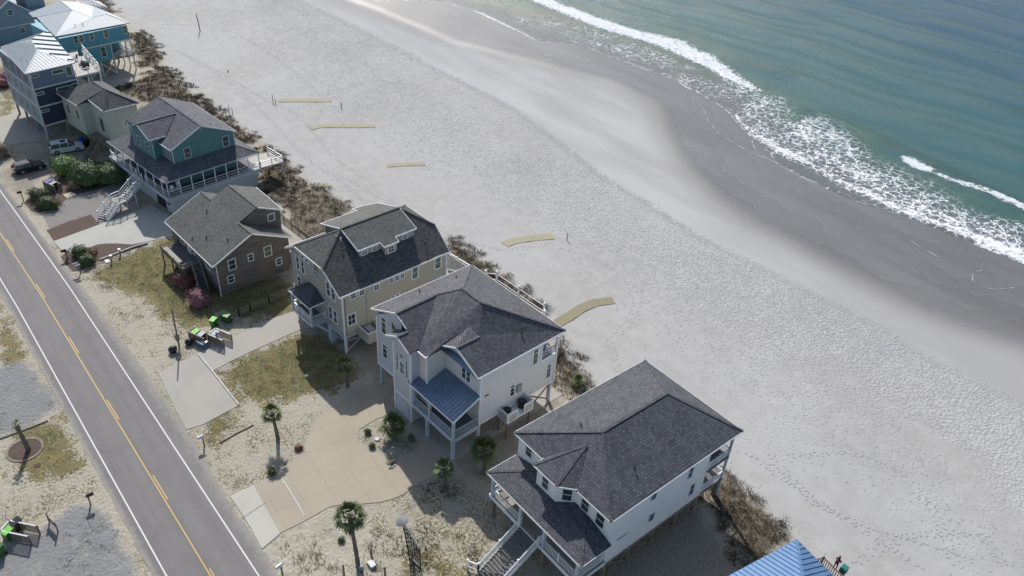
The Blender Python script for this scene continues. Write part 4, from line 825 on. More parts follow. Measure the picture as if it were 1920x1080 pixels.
o = rail(h, [(-11.1,-.1,2.4),(-11.1,-2.35,2.4),(-5.2,-2.35,2.4)], .55, 'pile', bal=.2, caps=False); rail(h, [(-5.2,-2.35,2.4),(-5.2,-1.2,2.4)], .55, 'wood', bal=.2, caps=False)
for x in (-11.1,-8.2,-5.3): post(h, x, -2.3, -.1, 2.2, .16, 'pile', 'pile')
stairs(h, (-4.6,-.7,2.2), (-1.6,-1.4,.2), 1.0, 9, 'greydeck', 'wood', rail_m='wood')
MB().box(-9.4,.2,9.9,13.4,2.4,2.6).build('rear_deck', M['deckwood'], h); rail(h, [(.1,10.2,2.6),(.1,13.3,2.6),(-9.3,13.3,2.6)], .85, 'pile', bal=.2, caps=False)
for x in (-9.2,-4.6,0): post(h, x, 13.2, -.1, 2.4, .16, 'pile', 'pile')
for x, y in ((-9.1,3.6),(-4.9,1.3),(-6.6,.2),(-1.9,2.7)): vent(h, x, y, 4.85+(y+.55)*.484, 'dark', .12, .3)
# ================================================================ teal house
h = empty('beach_house', (-105.11, 27.55, 0), 8, 'teal two storey house with wraparound porch, outdoor stairs and white ground floor', 'house')
wall(h, [(-17,.8),(.1,.8),(.1,14.6),(-17,14.6)], 0, 2.7, 'sLap', 'lower_wall')
MB().slab([(-17.2,.3,2.95),(.45,.3,2.95),(.45,15.0,2.95),(-17.2,15.0,2.95)], .25).build('porch_floor', M['greydeck'], h)
build_each(MB().box(.45,.55,.2,15.1,2.3,3.0).box(-17.3,.45,.2,.3,2.4,3.0), 'rim_board', M['bluewhite'], h)
wall(h, [(-15.3,3.3),(-2.3,3.3),(-2.3,12.9),(-15.3,12.9)], 2.96, 8.6, 'sTeal'); wall(h, [(-11.6,2.2),(-5.7,2.2),(-5.7,3.4),(-11.6,3.4)], 2.96, 9.2, 'sTeal', 'wing_wall')
mb = MB(); plate(mb, [(-2.28,3.3,8.5),(-2.28,12.9,8.5),(-2.28,8.0,10.75)], 0, .2); mb.build('gable_wall', M['sTeal'], h)
mb = MB(); plate(mb, [(-11.6,2.19,9.1),(-5.7,2.19,9.1),(-8.6,2.19,10.5)], -90, .2); mb.build('gable_wall', M['sTeal'], h)
MB().box(-2.3,-2.22,3.2,3.34,3,8.5).build('corner_board', M['bluewhite'], h); MB().box(-2.3,-2.22,12.8,12.95,3,8.6).build('corner_board', M['bluewhite'], h)
MB().box(-5.78,-5.66,2.12,2.24,6.2,9.0).build('corner_board', M['bluewhite'], h); MB().box(-11.66,-11.54,2.12,2.24,6.2,9.0).build('corner_board', M['bluewhite'], h)
F1=(-1.95,2.95,8.65); F2=(-1.95,13.25,8.65); RR=(-1.95,7.95,11.0); RL=(-15.4,8.7,11.0); G1=(-15.7,3.2,8.65); G2=(-15.4,13.8,8.65)
X0=(-8.6,1.7,10.75); X1=(-8.55,7.7,10.8); Y0=(-5.45,1.7,9.3); Y1=(-5.45,4.2,9.3); Z0=(-11.8,1.7,9.3); Z1=(-11.8,4.4,9.3)
roof(h, [[F1,RR,RL,G1],[RR,F2,G2,RL]], 'roofteal', ridges=[(RR,RL)]); roof(h, [[X0,Y0,Y1,X1],[X1,Z1,Z0,X0]], 'roofteal', .12, ridges=[(X0,X1)], name='gable_roof')
fascia(h, [(F1,RR),(RR,F2),((-5.4,2.95,8.65),F1),(X0,Y0),(Y0,Y1),(Z0,X0),(F2,G2)], 'bluewhite', .16)
s0=(.3,.3,5.4); s1=(.3,15.3,5.4); s2=(-17.2,15.3,5.4); s3=(-17.2,.3,5.4); t0=(-2.3,3.3,6.45); t1=(-2.3,12.9,6.45); t2=(-15.3,12.9,6.45); t3=(-15.3,3.3,6.45)
roof(h, [[s0,s1,t1,t0],[s3,s0,t0,t3],[s1,s2,t2,t1],[s2,s3,t3,t2]], 'roofteal', .12, ridges=[(s0,t0),(s1,t1)], name='porch_roof'); fascia(h, [(s0,s1),(s3,s0),(s2,s3)], 'bluewhite', .14)
gm=[(-5.3,.9,5.75),(-3.3,.15,5.45),(-3.3,1.9,5.95),(-4.6,1.9,5.95)]; 
win(h, (-2.28,5.4,7.45), 0, .85, 1.45, 'sash', 'bluewhite'); win(h, (-2.28,11.5,7.45), 0, .85, 1.5, 'sash', 'bluewhite'); MB().box(-2.28,-2.2,7.75,8.2,10.2,10.6).build('gable_vent', M['grey'], h)
for x in (-4.9,-4.2,-3.5,-2.8): win(h, (x,3.3,7.5), -90, .4, 1.5, 'sash', 'bluewhite', bw=.07)
for x in (-10.0,-7.4): win(h, (x,2.19,7.6), -90, .8, 1.3, 'sash', 'bluewhite')
for v in (6.5,11.3): win(h, (-2.3,v,4.9), 0, .9, 1.0, 'sash', 'bluewhite')
for i in range(9): post(h, .3, .45+i*1.82, 2.95, 5.3, .11, 'white', 'porch_post')
for i in range(7): post(h, -1.3-i*2.3, .45, 2.95, 5.3, .11, 'white', 'porch_post')
rail(h, [(.3,.45,2.95),(.3,15.0,2.95)], .9, 'white', bal=0, every=20, caps=False); rail(h, [(-6.4,.45,2.95),(.3,.45,2.95)], .9, 'white', bal=0, every=20, caps=False); rail(h, [(-17,.45,2.95),(-9.0,.45,2.95)], .9, 'white', bal=0, every=2.2)
MB().slab([(-3.5,15.0,2.95),(.4,15.0,2.95),(.9,18.9,2.95),(-3.5,18.9,2.95)], .2).build('rear_deck', M['whitedeck'], h); rail(h, [(.4,15.1,2.95),(.8,18.8,2.95),(-3.4,18.8,2.95)], .95, 'white', bal=0)
for x, y in ((.7,18.6),(-3.3,18.6)): post(h, x, y, -.2, 2.75, .16, 'bluewhite')
mb = MB(); mb.box(-.2,.13,1.7,3.4,0,.01)
mb = MB(); A_ = [(x_, .78, z_) for x_, z_ in [(-4.6,.05),(-4.6,1.6)]+[(-3.3+1.3*math.cos(t_), 1.6+.7*math.sin(t_)) for t_ in np.linspace(math.pi, 0, 9)]+[(-2.0,.05)]]; plate(mb, A_, -90, .04); mb.build('garage_arch', M['black'], h)
mb = MB(); mb.tube([(-1.0,.72,1.6),(-1.0,.8,1.6)], [.4,.4], 16); o = mb.build('window', M['dark'], h); o['label'] = 'round dark window'
o = stairs(h, (-7.7,.2,2.9), (-6.3,-3.3,1.45), 1.5, 9, 'whitedeck', 'white'); o['label'] = 'upper flight'
MB().slab([(-7.3,-3.3,1.45),(-5.6,-3.0,1.45),(-5.2,-4.4,1.45),(-6.9,-4.8,1.45)], .15).build('landing', M['whitedeck'], h)
o = stairs(h, (-6.0,-4.6,1.4), (-5.0,-7.1,.1), 1.7, 8, 'whitedeck', 'white'); o['label'] = 'lower flight'
rail(h, [(-8.5,.2,2.95),(-7.1,-3.3,1.5),(-6.85,-4.8,1.5),(-5.9,-7.3,.1)], .95, 'white', bal=0, name='stair_railing', every=1.8); rail(h, [(-6.95,.2,2.95),(-5.6,-3.1,1.5),(-5.15,-4.3,1.5),(-4.2,-6.9,.1)], .95, 'white', bal=.3, name='stair_railing', every=1.8)
for x, y, z in ((-7.0,-3.6,1.4),(-5.4,-3.3,1.4),(-6.6,-4.5,1.4),(-5.3,-4.3,1.4),(-5.1,-2.0,2.1)): post(h, x, y, 0, z, .14, 'bluewhite', 'stair_post')
for x, y in ((-3.1,6.8),(-3.5,10.2),(-7.2,9.9)): vent(h, x, y, 11.0-abs(y-8.2)*.46-.05, 'dark', .08, .25)
hm = h.matrix_basis.copy()
def hl(H, x, y, z):
    a = H.rotation_euler.z; c_, s_ = math.cos(a), math.sin(a); return (H.location.x+c_*x-s_*y, H.location.y+s_*x+c_*y, z)
chair(hl(h,-.9,1.5,2.95), 60, 'white', 'white porch chair at the front corner of the teal house'); chair(hl(h,-1.4,2.9,2.95), 100, 'white', 'white porch chair against the wall of the teal house')
t_ = empty('porch_table', hl(h,-.6,2.2,2.95), 0, 'small white round table between the porch chairs of the teal house', 'table'); MB().tube([(0,0,.6),(0,0,.65)], [.4,.4], 14).build('table_top', M['white'], t_); MB().tube([(0,0,0),(0,0,.6)], .04).build('leg', M['white'], t_)
# ================================================================ sage house
h = empty('beach_house', (-131.3, 24.9, 0), 10, 'sage grey house with warm grey hip roof squeezed between navy and teal houses', 'house')
wall(h, [(-8.2,.6),(-1.7,.6),(-1.7,2.2),(3.0,2.2),(3.0,7.3),(-8.2,7.3)], 2.2, 7.45, 'sSage'); wall(h, [(-7.9,2.5),(2.8,2.5),(2.8,7.2),(-7.9,7.2)], 0, 2.2, 'sSage', 'lower_wall')
a0=(-8.7,.15,7.4); a1=(-1.6,.15,7.4); a2=(3.4,.85,7.5); a3=(3.6,7.6,7.5); a4=(-8.5,7.8,7.5); q0=(-4.1,4.4,9.6); q1=(.1,4.3,9.6)
roof(h, [[a0,a1,(-1.4,1.9,8.2),q1,q0],[(-1.4,1.9,8.1),(3.3,1.9,7.5),q1],[(3.3,1.9,7.5),a3,q1],[a3,a4,q0,q1],[a4,a0,q0]], 'roofh2', ridges=[(q0,q1),((3.3,1.9,7.5),q1),(a3,q1)])
fascia(h, [(a0,a1),((-1.4,1.9,8.1),(3.3,1.9,7.5)),((3.3,1.9,7.5),a3)], ht=.14)
win(h, (3.0,5.0,4.6), 0, .5, .7, 'grid', bw=.14); win(h, (1.0,2.2,4.5), -90, .9, 2.0, None, 'grey'); win(h, (-6.5,.6,5.2), -90, .5, 1.2, 'sash', 'grey'); win(h, (-3.4,.6,5.2), -90, .5, 1.2, 'sash', 'grey')
MB().box(-1.6,2.9,.6,2.2,2.15,2.35).build('landing', M['pile'], h); stairs(h, (1.9,.9,2.3), (2.4,-1.8,.1), 1.1, 9, 'pile', 'pile', rail_m='pile')
for x, y in ((-1.6,.8),(-8.0,.8),(2.7,.8)): post(h, x, y, 0, 2.2, .22, 'pile', 'pile')
vent(h, 1.2, 4.0, 9.1, 'grey', .1, .3); vent(h, .8, 6.3, 8.5, 'grey', .08, .3)
# ================================================================ navy house
h = empty('beach_house', W(448/4.91, 120+698/4.91), 12, 'tall navy and slate blue house with white metal hip roof and roof deck', 'house')
PL = [(-13.5,1.4),(-.15,0),(-.05,6.8),(-12.5,9.2)]
wall(h, PL, 2.35, 5.6, 'sNavy'); wall(h, PL, 5.6, 8.5, 'sNavy'); wall(h, [(a*1.002, b_*1.0+.02) for a, b_ in PL], 8.5, 11.25, 'sBlue')
mb = MB(); plate(mb, [(-13.45,1.32,2.4),(-.2,-.06,2.4),(-.2,-.06,8.5),(-13.45,1.32,8.5)], -96, .04); mb.build('front_cladding', M['sGreyBlue'], h)
A=(.1,-.6,11.35); B=(.25,7.2,11.35); Cc=(-17.5,11.6,11.35); D=(-14.2,2.2,11.35); P1_=(-6.0,4.5,12.3); P2_=(-12.0,6.3,12.3); 
roof(h, [[D,A,P1_,P2_],[A,B,P1_],[B,Cc,P2_,P1_],[Cc,D,P2_]], 'metal', .12, ridges=[(P1_,P2_),(A,P1_),(B,P1_)]); seams(h, [[D,A,P1_,P2_],[A,B,P1_],[Cc,D,P2_]], 'metal', .55); seams(h, [[B,Cc,P2_,P1_]], 'metal', 2.6, rib=.22)
fascia(h, [(D,A),(A,B),(B,Cc)], 'offwhite', .16)
mb = MB()
for z in (2.4, 5.6, 8.55): mb.box(-.02,.05,-.1,6.85,z-.13,z+.13); mb.beam((-13.5,1.34,z), (-.1,-.06,z), .06, .24)
build_each(mb, 'band_board', M['offwhite'], h); MB().box(-.12,.08,-.12,.08,0,11.2).build('corner_board', M['offwhite'], h)
for z, s in ((10.65,1),(7.75,1),(4.85,1)): win(h, (0,.75,z), 0, 1.0, .28, None, 'offwhite', bw=.12)
win(h, (0,4.3,10.5), 0, 1.7, .5, None, 'offwhite', 'greenglass', bw=.14); win(h, (0,6.0,10.15), 0, .8, 1.4, None, 'offwhite', 'greenglass', bw=.14)
win(h, (0,4.4,7.6), 0, 1.9, .5, None, 'offwhite', 'greenglass', bw=.14); win(h, (0,6.3,7.6), 0, .8, .6, None, 'offwhite', 'greenglass', bw=.14); win(h, (0,4.7,4.7), 0, 1.7, .5, None, 'offwhite', 'greenglass', bw=.14)
for z in (9.9, 7.1, 4.2):
    for k in (.2, .42, .62, .85): win(h, (-13.5*k-.1, 1.4*k-.05, z), -96, .7, 1.2, 'sash', 'grey', bw=.08)
MB().slab([(-11.5,9.0,8.9),(-.1,6.8,8.9),(-.05,11.2,8.9),(-11.0,14.0,8.9)], .3).build('roof_deck', M['whitedeck'], h)
rail(h, [(-.15,7.0,8.9),(-.1,11.1,8.9),(-11.0,13.9,8.9)], 1.0, 'white', bal=0, every=2.2)
MB().box(-11,-.1,7.5,10.8,5.35,5.6).build('balcony', M['whitedeck'], h); rail(h, [(-.15,7.0,5.6),(-.15,10.7,5.6)], 1.0, 'white', bal=0, every=1.6); MB().box(-11,-.1,7.5,10.8,2.2,2.4).build('balcony', M['whitedeck'], h)
for x, y in ((-.15,10.9),(-5.5,11.2),(-.15,7.0)): post(h, x, y, 0, 8.7, .2, 'white')
for x in (-13,-9,-4.6,-.2):
    for y in (.2, 3.6, 6.6): post(h, x, y+(-x)*.1, 0, 2.35, .28, 'grey', 'pile')
for x, y in ((-5.6,1.6),(-4.0,1.7)): vent(h, x, y, 11.55, 'dark', .07, .25)
# furniture on the roof deck
uo = empty('patio_umbrella', hl(h,-6.2,11.2,8.9), 10, 'folded green patio umbrella on the roof deck of the navy house', 'umbrella')
MB().tube([(0,0,0),(0,0,2.3)], .03).build('pole', M['dark'], uo); MB().tube([(0,0,1.0),(0,0,1.9),(0,0,2.4)], [.42,.25,.03], 10).build('canopy', M['teal'], uo)
for i, (x, y, a) in enumerate(((-7.2,10.6,20),(-5.4,11.9,190))): chair(hl(h,x,y,8.9), a, 'teal', ('green chair beside the folded umbrella, nearer the white metal roof', 'green chair beside the folded umbrella, nearer the sea')[i])
gr = empty('grill', hl(h,-3.2,10.2,8.9), 30, 'dark grill with pale lid by the railing of the roof deck', 'grill'); MB().box(-.6,.6,-.3,.3,.1,.85).build('cabinet', M['black'], gr); MB().tube([(-.55,0,.9),(.55,0,.9)], .3, 12).build('lid', M['grey'], gr)
# ================================================================ turquoise house
h = empty('beach_house', (-164.2, 43.0, 0), 11, 'turquoise house with standing seam metal roof and open corner porch by the beach', 'house')
wall(h, [(-11.5,-13),(-.25,-13),(-.1,-.15),(-9,-.15)], 6.1, 8.75, 'sTurq'); wall(h, [(-11.5,-13),(-.25,-13),(-.15,-4.0),(-4.5,-4.0),(-4.5,-.3),(-9,-.3)], 2.95, 6.1, 'sTurq', 'lower_wall')
def L(px, py, z):
    p = W(px, py, z); a = -h.rotation_euler.z; dx, dy = p[0]-h.location.x, p[1]-h.location.y; return (math.cos(a)*dx-math.sin(a)*dy, math.sin(a)*dx+math.cos(a)*dy, z)
Z_ = lambda x, y, z: L(x/7.385, y/7.385, z)
BRr=Z_(1795,312,9.0); FRr=Z_(770,502,9.0); FLr=Z_(510,235,9.0); ra=Z_(1005,135,10.4); rb_=Z_(1275,238,9.9); rc=Z_(1490,195,10.2); rbk=(BRr[0]-5.5,BRr[1]+.3,9.0)
top=Z_(845,10,10.6); LL=Z_(395,180,8.7); bk=(ra[0]-4.5, ra[1]+6, 9.0)
roof(h, [[FLr,FRr,BRr,rc,rb_,ra],[BRr,rbk,rc],[rc,rbk,bk,rb_],[rb_,bk,(top[0]-2,top[1]+4,9.2),top,ra],[ra,top,LL,(FLr[0]-1,FLr[1]-.3,8.8),FLr]], 'metal', .12, ridges=[(ra,rb_),(rb_,rc),(rc,BRr),(top,ra),(ra,FLr)])
seams(h, [[FLr,FRr,BRr,rc,ra]], 'metal', .55); fascia(h, [(FRr,BRr),(FLr,FRr)], 'offwhite', .16)
wall(h, [(-17,-10),(-11.5,-12),(-9,-.3),(-17,-.3)], 0, 8.6, 'sTurq', 'rear_wall')
for v, w_, hh in ((-.75,.85,1.4),(-4.45,.8,1.4),(-7.2,.7,1.2),(-9.1,.65,1.2),(-10.15,.65,1.2)): win(h, (-.1-.013*abs(v),v,8.0-.0*v), 0, w_, hh, 'sash', 'offwhite', 'greenglass')
win(h, (-.15,-5.7,4.75), 0, .8, 1.8, 'sash', 'offwhite', 'greenglass'); build_each(MB().box(-.12,-.02,-13,-.1,5.95,6.2), 'band_board', M['offwhite'], h)
MB().box(-5,-.05,-4.2,.0,2.85,3.05).build('porch_floor', M['greydeck'], h); rail(h, [(-.15,-4.0,3.05),(-.15,-.1,3.05),(-4.5,-.1,3.05)], .95, 'offwhite', bal=.2, every=2.0)
for x, y in ((-.15,-.15),(-.15,-1.2),(-2.2,-.15),(-4.4,-.15),(-.15,-4.1)): post(h, x, y, 0 if y > -1 else 2.9, 6.0, .18, 'offwhite')
for y in (-12.5,-9.0,-6.6,-4.0): post(h, -.3, y, 0, 2.95, .26, 'offwhite', 'pile')
for y0, y1 in ((-9.0,-6.6),(-6.6,-4.0)): brace(h, (-.15,y0,.1), (-.15,y1,2.7), 'offwhite', .1, .18); brace(h, (-.1,y1,.1), (-.1,y0,2.7), 'offwhite', .1, .18)
for y in (-9,-4.5,-.5): post(h, -6, y, 0, 2.9, .26, 'pile', 'pile')
for x, y in ((-3,-8.5),(-2.6,-7.2)): vent(h, x, y, 9.6, 'dark', .08, .35)
for i, (x, y) in enumerate(((-1.4,-2.8),(-2.4,-1.6))): chair(hl(h,x,y,3.05), 40, 'offwhite', ('pale chair on the turquoise house porch, nearer the front','pale chair on the turquoise house porch, nearer the beach')[i])
# ================================================================ far houses at the top left
hh_ = W(60, 50, 0); h = empty('beach_house', (hh_[0], hh_[1], 0), 12, 'grey blue gabled house cut off by the top left corner', 'house')
ga = Z_(105,5,8.3); gl = Z_(-180,235,5.6); gr_ = Z_(430,160,5.6)
wall(h, [(-12,gl[1]),(gr_[0]*0+ga[0],gl[1]),(ga[0],gr_[1]+4),(-12,gr_[1]+4)], 0, 5.6, 'sGreyBlue')
mb = MB(); plate(mb, [(ga[0]+.02,gl[1],5.5),(ga[0]+.02,gr_[1],5.5),(ga[0]+.02,ga[1],ga[2])], 0, .2); mb.build('gable_wall', M['sGreyBlue'], h)
rg = (ga[0]+.3,ga[1],ga[2]+.1); roof(h, [[(ga[0]+.3,gl[1]-.3,5.45),rg,(-13,ga[1],rg[2]),(-13,gl[1]-.3,5.45)],[rg,(ga[0]+.3,gr_[1]+.3,5.45),(-13,gr_[1]+.3,5.45),(-13,ga[1],rg[2])]], 'roofgrey'); fascia(h, [((ga[0]+.3,gl[1]-.3,5.45),rg),(rg,(ga[0]+.3,gr_[1]+.3,5.45))], ht=.2)
build_each(MB().box(ga[0]-.02,ga[0]+.08,gl[1],gr_[1]+3.9,3.0,3.2), 'band_board', M['offwhite'], h)
wv = Z_(88,158,6.4); win(h, (ga[0]+.02, wv[1]+.8, 5.9), 0, .9, 1.0, 'sash', 'offwhite'); wv = Z_(258,390,2); win(h, (ga[0]+.02, wv[1], 2.0), 0, .8, 1.0, 'sash', 'offwhite')
wall(h, [(ga[0]-6,gr_[1]+.3),(ga[0]-1.2,gr_[1]+.3),(ga[0]-1.2,gr_[1]+4),(ga[0]-6,gr_[1]+4)], 5.5, 8.8, 'sGreyBlue', 'tower_wall'); wv = Z_(408,68,7.6); win(h, (ga[0]-1.2,gr_[1]+1.9,7.6), 0, .8, 1.1, 'sash', 'offwhite')
h = empty('beach_house', (W(165, 30, 0)[0], W(165, 30, 0)[1], 0), 12, 'small metal roofed house behind the turquoise house, nearest the dune', 'house')
k0=Z_(1490,102,6.0); k1=Z_(1285,128,6.0); k2=Z_(1230,-5,7.3); k3=Z_(1015,32,7.3)
roof(h, [[k0,k2,k3,k1],[k0,(k0[0]-5,k0[1]+1,6.0),k2]], 'metal', .12, ridges=[(k0,k2)]); seams(h, [[k0,k2,k3,k1]], 'metal', .6)
wall(h, [(k1[0]-8,k1[1]+.4),(k1[0]-.4,k1[1]+.4),(k0[0]-.8,k0[1]-1.6),(k0[0]-7,k0[1]-1)], 0, 5.9, 'sWhite')
for i in range(4):
    f_ = i/3; post(h, k1[0]*(1-f_)+k0[0]*f_-.2, k1[1]*(1-f_)+k0[1]*f_-.2, 0, 5.9, .16, 'offwhite')
# ================================================================ blue metal roof house in the near corner
h = empty('beach_house', (-14.8, 45.6, 0), -9.5, 'house with bright blue metal hip roof cut off by the bottom edge', 'house')
zt = 8.5; a0=(0,0,zt); a1=(9.5,0,zt); a2=(9.5,-13,zt); a3=(0,-13,zt); m1_=(4.75,-4.75,zt+1.9); m2_=(4.75,-8.3,zt+1.9)
roof(h, [[a0,m1_,m2_,a3],[a1,m1_,a0],[a2,m2_,m1_,a1],[a3,m2_,a2]], 'bluemetal', .12, ridges=[(a0,m1_),(a1,m1_)]); seams(h, [[a0,m1_,m2_,a3],[a1,m1_,a0]], 'bluemetal', .45, rib=.06)
fascia(h, [(a3,a0),(a0,a1),(a1,a2)], 'bluemetal', .14); wall(h, [(.5,-.5),(9,-.5),(9,-12.5),(.5,-12.5)], 2.8, 8.35, 'sGreyBlue')
for x in (.6, 4.5, 8.9):
    for y in (-.7, -5, -9.5, -12.3): post(h, x, y, 0, 2.8, .3, 'pile', 'pile')
MB().box(-1.0,9.3,-.5,4.3,3.1,3.3).build('rear_deck', M['greydeck'], h); MB().box(-1.4,-.3,-1.5,-.4,3.1,3.3).build('side_landing', M['redwood'], h); 
o = rail(h, [(-.8,1.2,3.3),(-.8,2.6,3.3),(.6,2.6,3.3)], .95, 'redwood', bal=.12, caps=False, bw=.05); rail(h, [(.3,3.0,3.3),(.6,4.2,3.3),(9.2,4.2,3.3)], .95, 'redwood', bal=.2, caps=False, bw=.05); rail(h, [(-1.3,-.5,3.3),(-1.3,-1.4,3.3),(-.4,-1.4,3.3)], .9, 'redwood', bal=0, caps=False)
stairs(h, (.4,3.6,3.3), (-1.4,3.6,1.5), 1.0, 6, 'greydeck', 'redwood')
for x in (-.7, 4.2, 9.1): post(h, x, 4.1, -.2, 3.1, .2, 'pile', 'pile')
# ================================================================ plants
def leaf_quads(n, fn, size, rnd):
    "n little leaves; fn gives centre and outward direction"
    V = []; F = []
    for i in range(n):
        c_, d = fn(); d = Vector(d).normalized(); a = d.cross(Vector((rnd.uniform(-1,1), rnd.uniform(-1,1), rnd.uniform(-1,1)))).normalized(); b_ = d.cross(a); s = size*rnd.uniform(.6, 1.4); c_ = Vector(c_)
        t_ = (d*.35+b_).normalized()
        k = len(V); V += [c_-a*s*.35, c_+t_*s, c_+a*s*.35, c_-t_*s*.5]; F.append((k, k+1, k+2, k+3))
    return V, F
def shrub(loc, rx, ry, rz, m, label, n=900, size=.13, name='shrub', grp=None, seed=1, deg=0, lump=.28, stems=None):
    rnd = random.Random(seed); e = empty(name, loc, deg, label, 'bush' if name != 'hedge' else 'hedge', grp)
    def rad(d): return 1+lump*mnoise.noise(Vector(d)*2.1+Vector((seed*3.1, 0, 0)))*1.6
    def fn():
        d = Vector((rnd.gauss(0,1), rnd.gauss(0,1), rnd.gauss(0,1))).normalized(); d.z = abs(d.z)*1.0 if rnd.random() < .85 else d.z*.3
        d.normalize(); r = rad(d)*(rnd.uniform(.8, 1.04) if rnd.random() < .8 else rnd.uniform(.4, .8))
        return (d.x*rx*r, d.y*ry*r, rz*.38+d.z*rz*.72*r), d
    V, F = leaf_quads(n, fn, size, rnd); mb = MB().add(V, F)
    # inner twig mass so that the plant is not see-through in one piece
    vs = []; fs = []; nu, nv = 14, 8
    for j in range(nv+1):
        for i in range(nu):
            th = math.pi*j/nv; ph_ = 2*math.pi*i/nu; d = Vector((math.sin(th)*math.cos(ph_), math.sin(th)*math.sin(ph_), math.cos(th))); r = rad(d)*.72
            vs.append((d.x*rx*r, d.y*ry*r, max(.0, rz*.38+d.z*rz*.7*r)))
    for j in range(nv):
        for i in range(nu): fs.append((j*nu+i, (j+1)*nu+i, (j+1)*nu+(i+1) % nu, j*nu+(i+1) % nu))
    mb.add(vs, fs); mb.build('foliage', M[m], e, uv=False)
    st = MB()
    for i in range(5):
        a = i*1.3+seed; st.tube([(0,0,-.05),(math.cos(a)*rx*.4, math.sin(a)*ry*.4, rz*.6)], [.05,.02], 5)
    st.build('stem', M['twig'], e, uv=False); return e
def palm(base, top, rc, label, nfr=26, seed=1, name='palm_tree', grp=None, r0=.17, dead=6, trunkless=False, mat_='palm'):
    rnd = random.Random(seed); e = empty(name, base, 0, label, 'palm tree', grp); T = Vector(top)-Vector(base)
    pts = []; rs = []
    K = 14
    for i in range(K+1):
        f_ = i/K; p = Vector((T.x*f_**1.3, T.y*f_**1.3, T.z*f_-.1*(i == 0))); pts.append(p); rs.append(r0*(1.25-.45*f_)*(1+.08*((i*7) % 3-1))+(.06 if f_ > .8 else 0))
    MB().tube(pts, rs, 10).build('trunk', M['bark'], e, uv=False)
    def frond(mb, az, el, L):
        d = Vector((math.cos(az)*math.cos(el), math.sin(az)*math.cos(el), math.sin(el))); o_ = T+d*.1
        pet = L*.45; c1 = o_+d*pet; c1.z -= .05*pet
        mb.beam(o_, c1, .03, .02); side = d.cross(Vector((0,0,1)))
        side = side.normalized() if side.length > .05 else Vector((1,0,0)); up = side.cross(d)
        for k in range(-6, 7):
            a = k/6*1.35+rnd.uniform(-.07, .07); dd = (d*math.cos(a)+side*math.sin(a)+up*(.18*abs(math.sin(a)))).normalized(); l = L*.58*(1-.25*abs(k/6))*rnd.uniform(.85, 1.1)
            n_ = dd.cross(up).normalized()*L*.035
            m1 = c1+dd*l*.55; m1.z -= l*.05; m2 = c1+dd*l; m2.z -= l*(.22+.25*rnd.random())
            q = len(mb.v); mb.v += [tuple(c1-n_*.5), tuple(c1+n_*.5), tuple(m1+n_), tuple(m1-n_), tuple(m2)]; mb.f += [(q, q+1, q+2, q+3), (q+3, q+2, q+4)]
    mb = MB()
    for i in range(nfr):
        az = i*2.4+rnd.uniform(-.2, .2); f_ = (i+.5)/nfr; el = math.radians(82-f_*112)+rnd.uniform(-.1, .1); frond(mb, az, el, rc*rnd.uniform(.85, 1.1))
    mb.build('crown', M[mat_], e, uv=False)
    if dead:
        mb = MB()
        for i in range(dead): frond(mb, i*2.4+.7, math.radians(rnd.uniform(-65, -35)), rc*.7)
        mb.build('dead_fronds', M['palmdry'], e, uv=False)
    return e
def up(px, h_): p = W(*px, 0); return p
palm(W(671.5,1062), W(655,968,6.6), 1.5, 'tall leaning palm nearest the camera, between the tan driveway and the white trellis', 30, 3, grp='palms in the front yards')
palm(W(521,822), W(510,775,3.4), 1.2, 'palm in the sandy strip left of the tan driveway', 26, 5, grp='palms in the front yards')
palm(W(652,725), W(645,684,2.9), 1.15, 'small palm in the house shadow beyond the lawn', 22, 7, grp='palms in the front yards')
palm(W(739,822), W(737,797,1.7), 1.55, 'stout bushy palm at the corner of the white garage', 34, 9, grp='palms in the front yards', r0=.22, dead=10)
palm(W(909,888), W(907,842,3.5), 1.6, 'large dark palm between the two nearest white houses', 38, 11, grp='palms in the front yards', r0=.22)
palm(W(836,912), W(833,878,2.5), 1.15, 'short palm standing in shadow below the corner porch column', 24, 13, grp='palms in the front yards')
palm(W(54,844), W(30,797,3.2), .55, 'bare young palm in a round mulch bed across the road', 8, 15, grp=None, dead=12, r0=.2)
e = palm(W(1083,722), (W(1083,722)[0], W(1083,722)[1], .5), .95, 'spiky green yucca in the dune grass between the two nearest houses', 34, 17, name='yucca', dead=4); e['category'] = 'yucca'
e = palm(W(733,868), (W(733,868)[0], W(733,868)[1], .25), .5, 'small fan palm at the edge of the tan driveway', 9, 19, name='fan_palm', dead=0)
HG = 'rounded hedges by the road'
shrub(W(75,372), 1.9, 1.3, 1.5, 'hedge', 'dark rounded hedge behind the other beside the black mailbox', 1500, .12, 'hedge', HG, 2, 40)
shrub(W(90,388), 2.2, 1.4, 1.5, 'hedge', 'dark rounded hedge nearest the gravel yard', 1700, .12, 'hedge', HG, 3, 35)
shrub(W(150,478), 1.25, 1.1, 1.3, 'bush', 'rounded green shrub beside the mailbox with blue flag panel', 1200, .11, 'shrub', None, 4)
shrub(W(164,494), 1.4, 1.2, 1.2, 'hedge', 'olive rounded shrub in front of the double mailbox', 1300, .11, 'shrub', None, 5)
shrub(W(175,476), .75, .6, .7, 'redbush', 'small brownish shrub behind the two rounded shrubs', 500, .09, 'shrub', None, 6)
shrub(W(124,324), 2.4, 2.2, 2.6, 'limeleaf', 'loose light green bush at the left of the bushes', 1700, .2, 'shrub', None, 7)
shrub(W(166,342), 3.0, 2.6, 3.0, 'bush', 'large round green bush in the middle of the row', 2600, .18, 'shrub', None, 8)
shrub(W(212,338), 2.9, 2.5, 2.7, 'bush', 'large dark green bush against the teal house', 2300, .18, 'shrub', None, 9)
shrub(W(140,352), 1.2, 1.0, 1.1, 'dry', 'dry straw coloured bush before the green ones', 700, .14, 'shrub', None, 10)
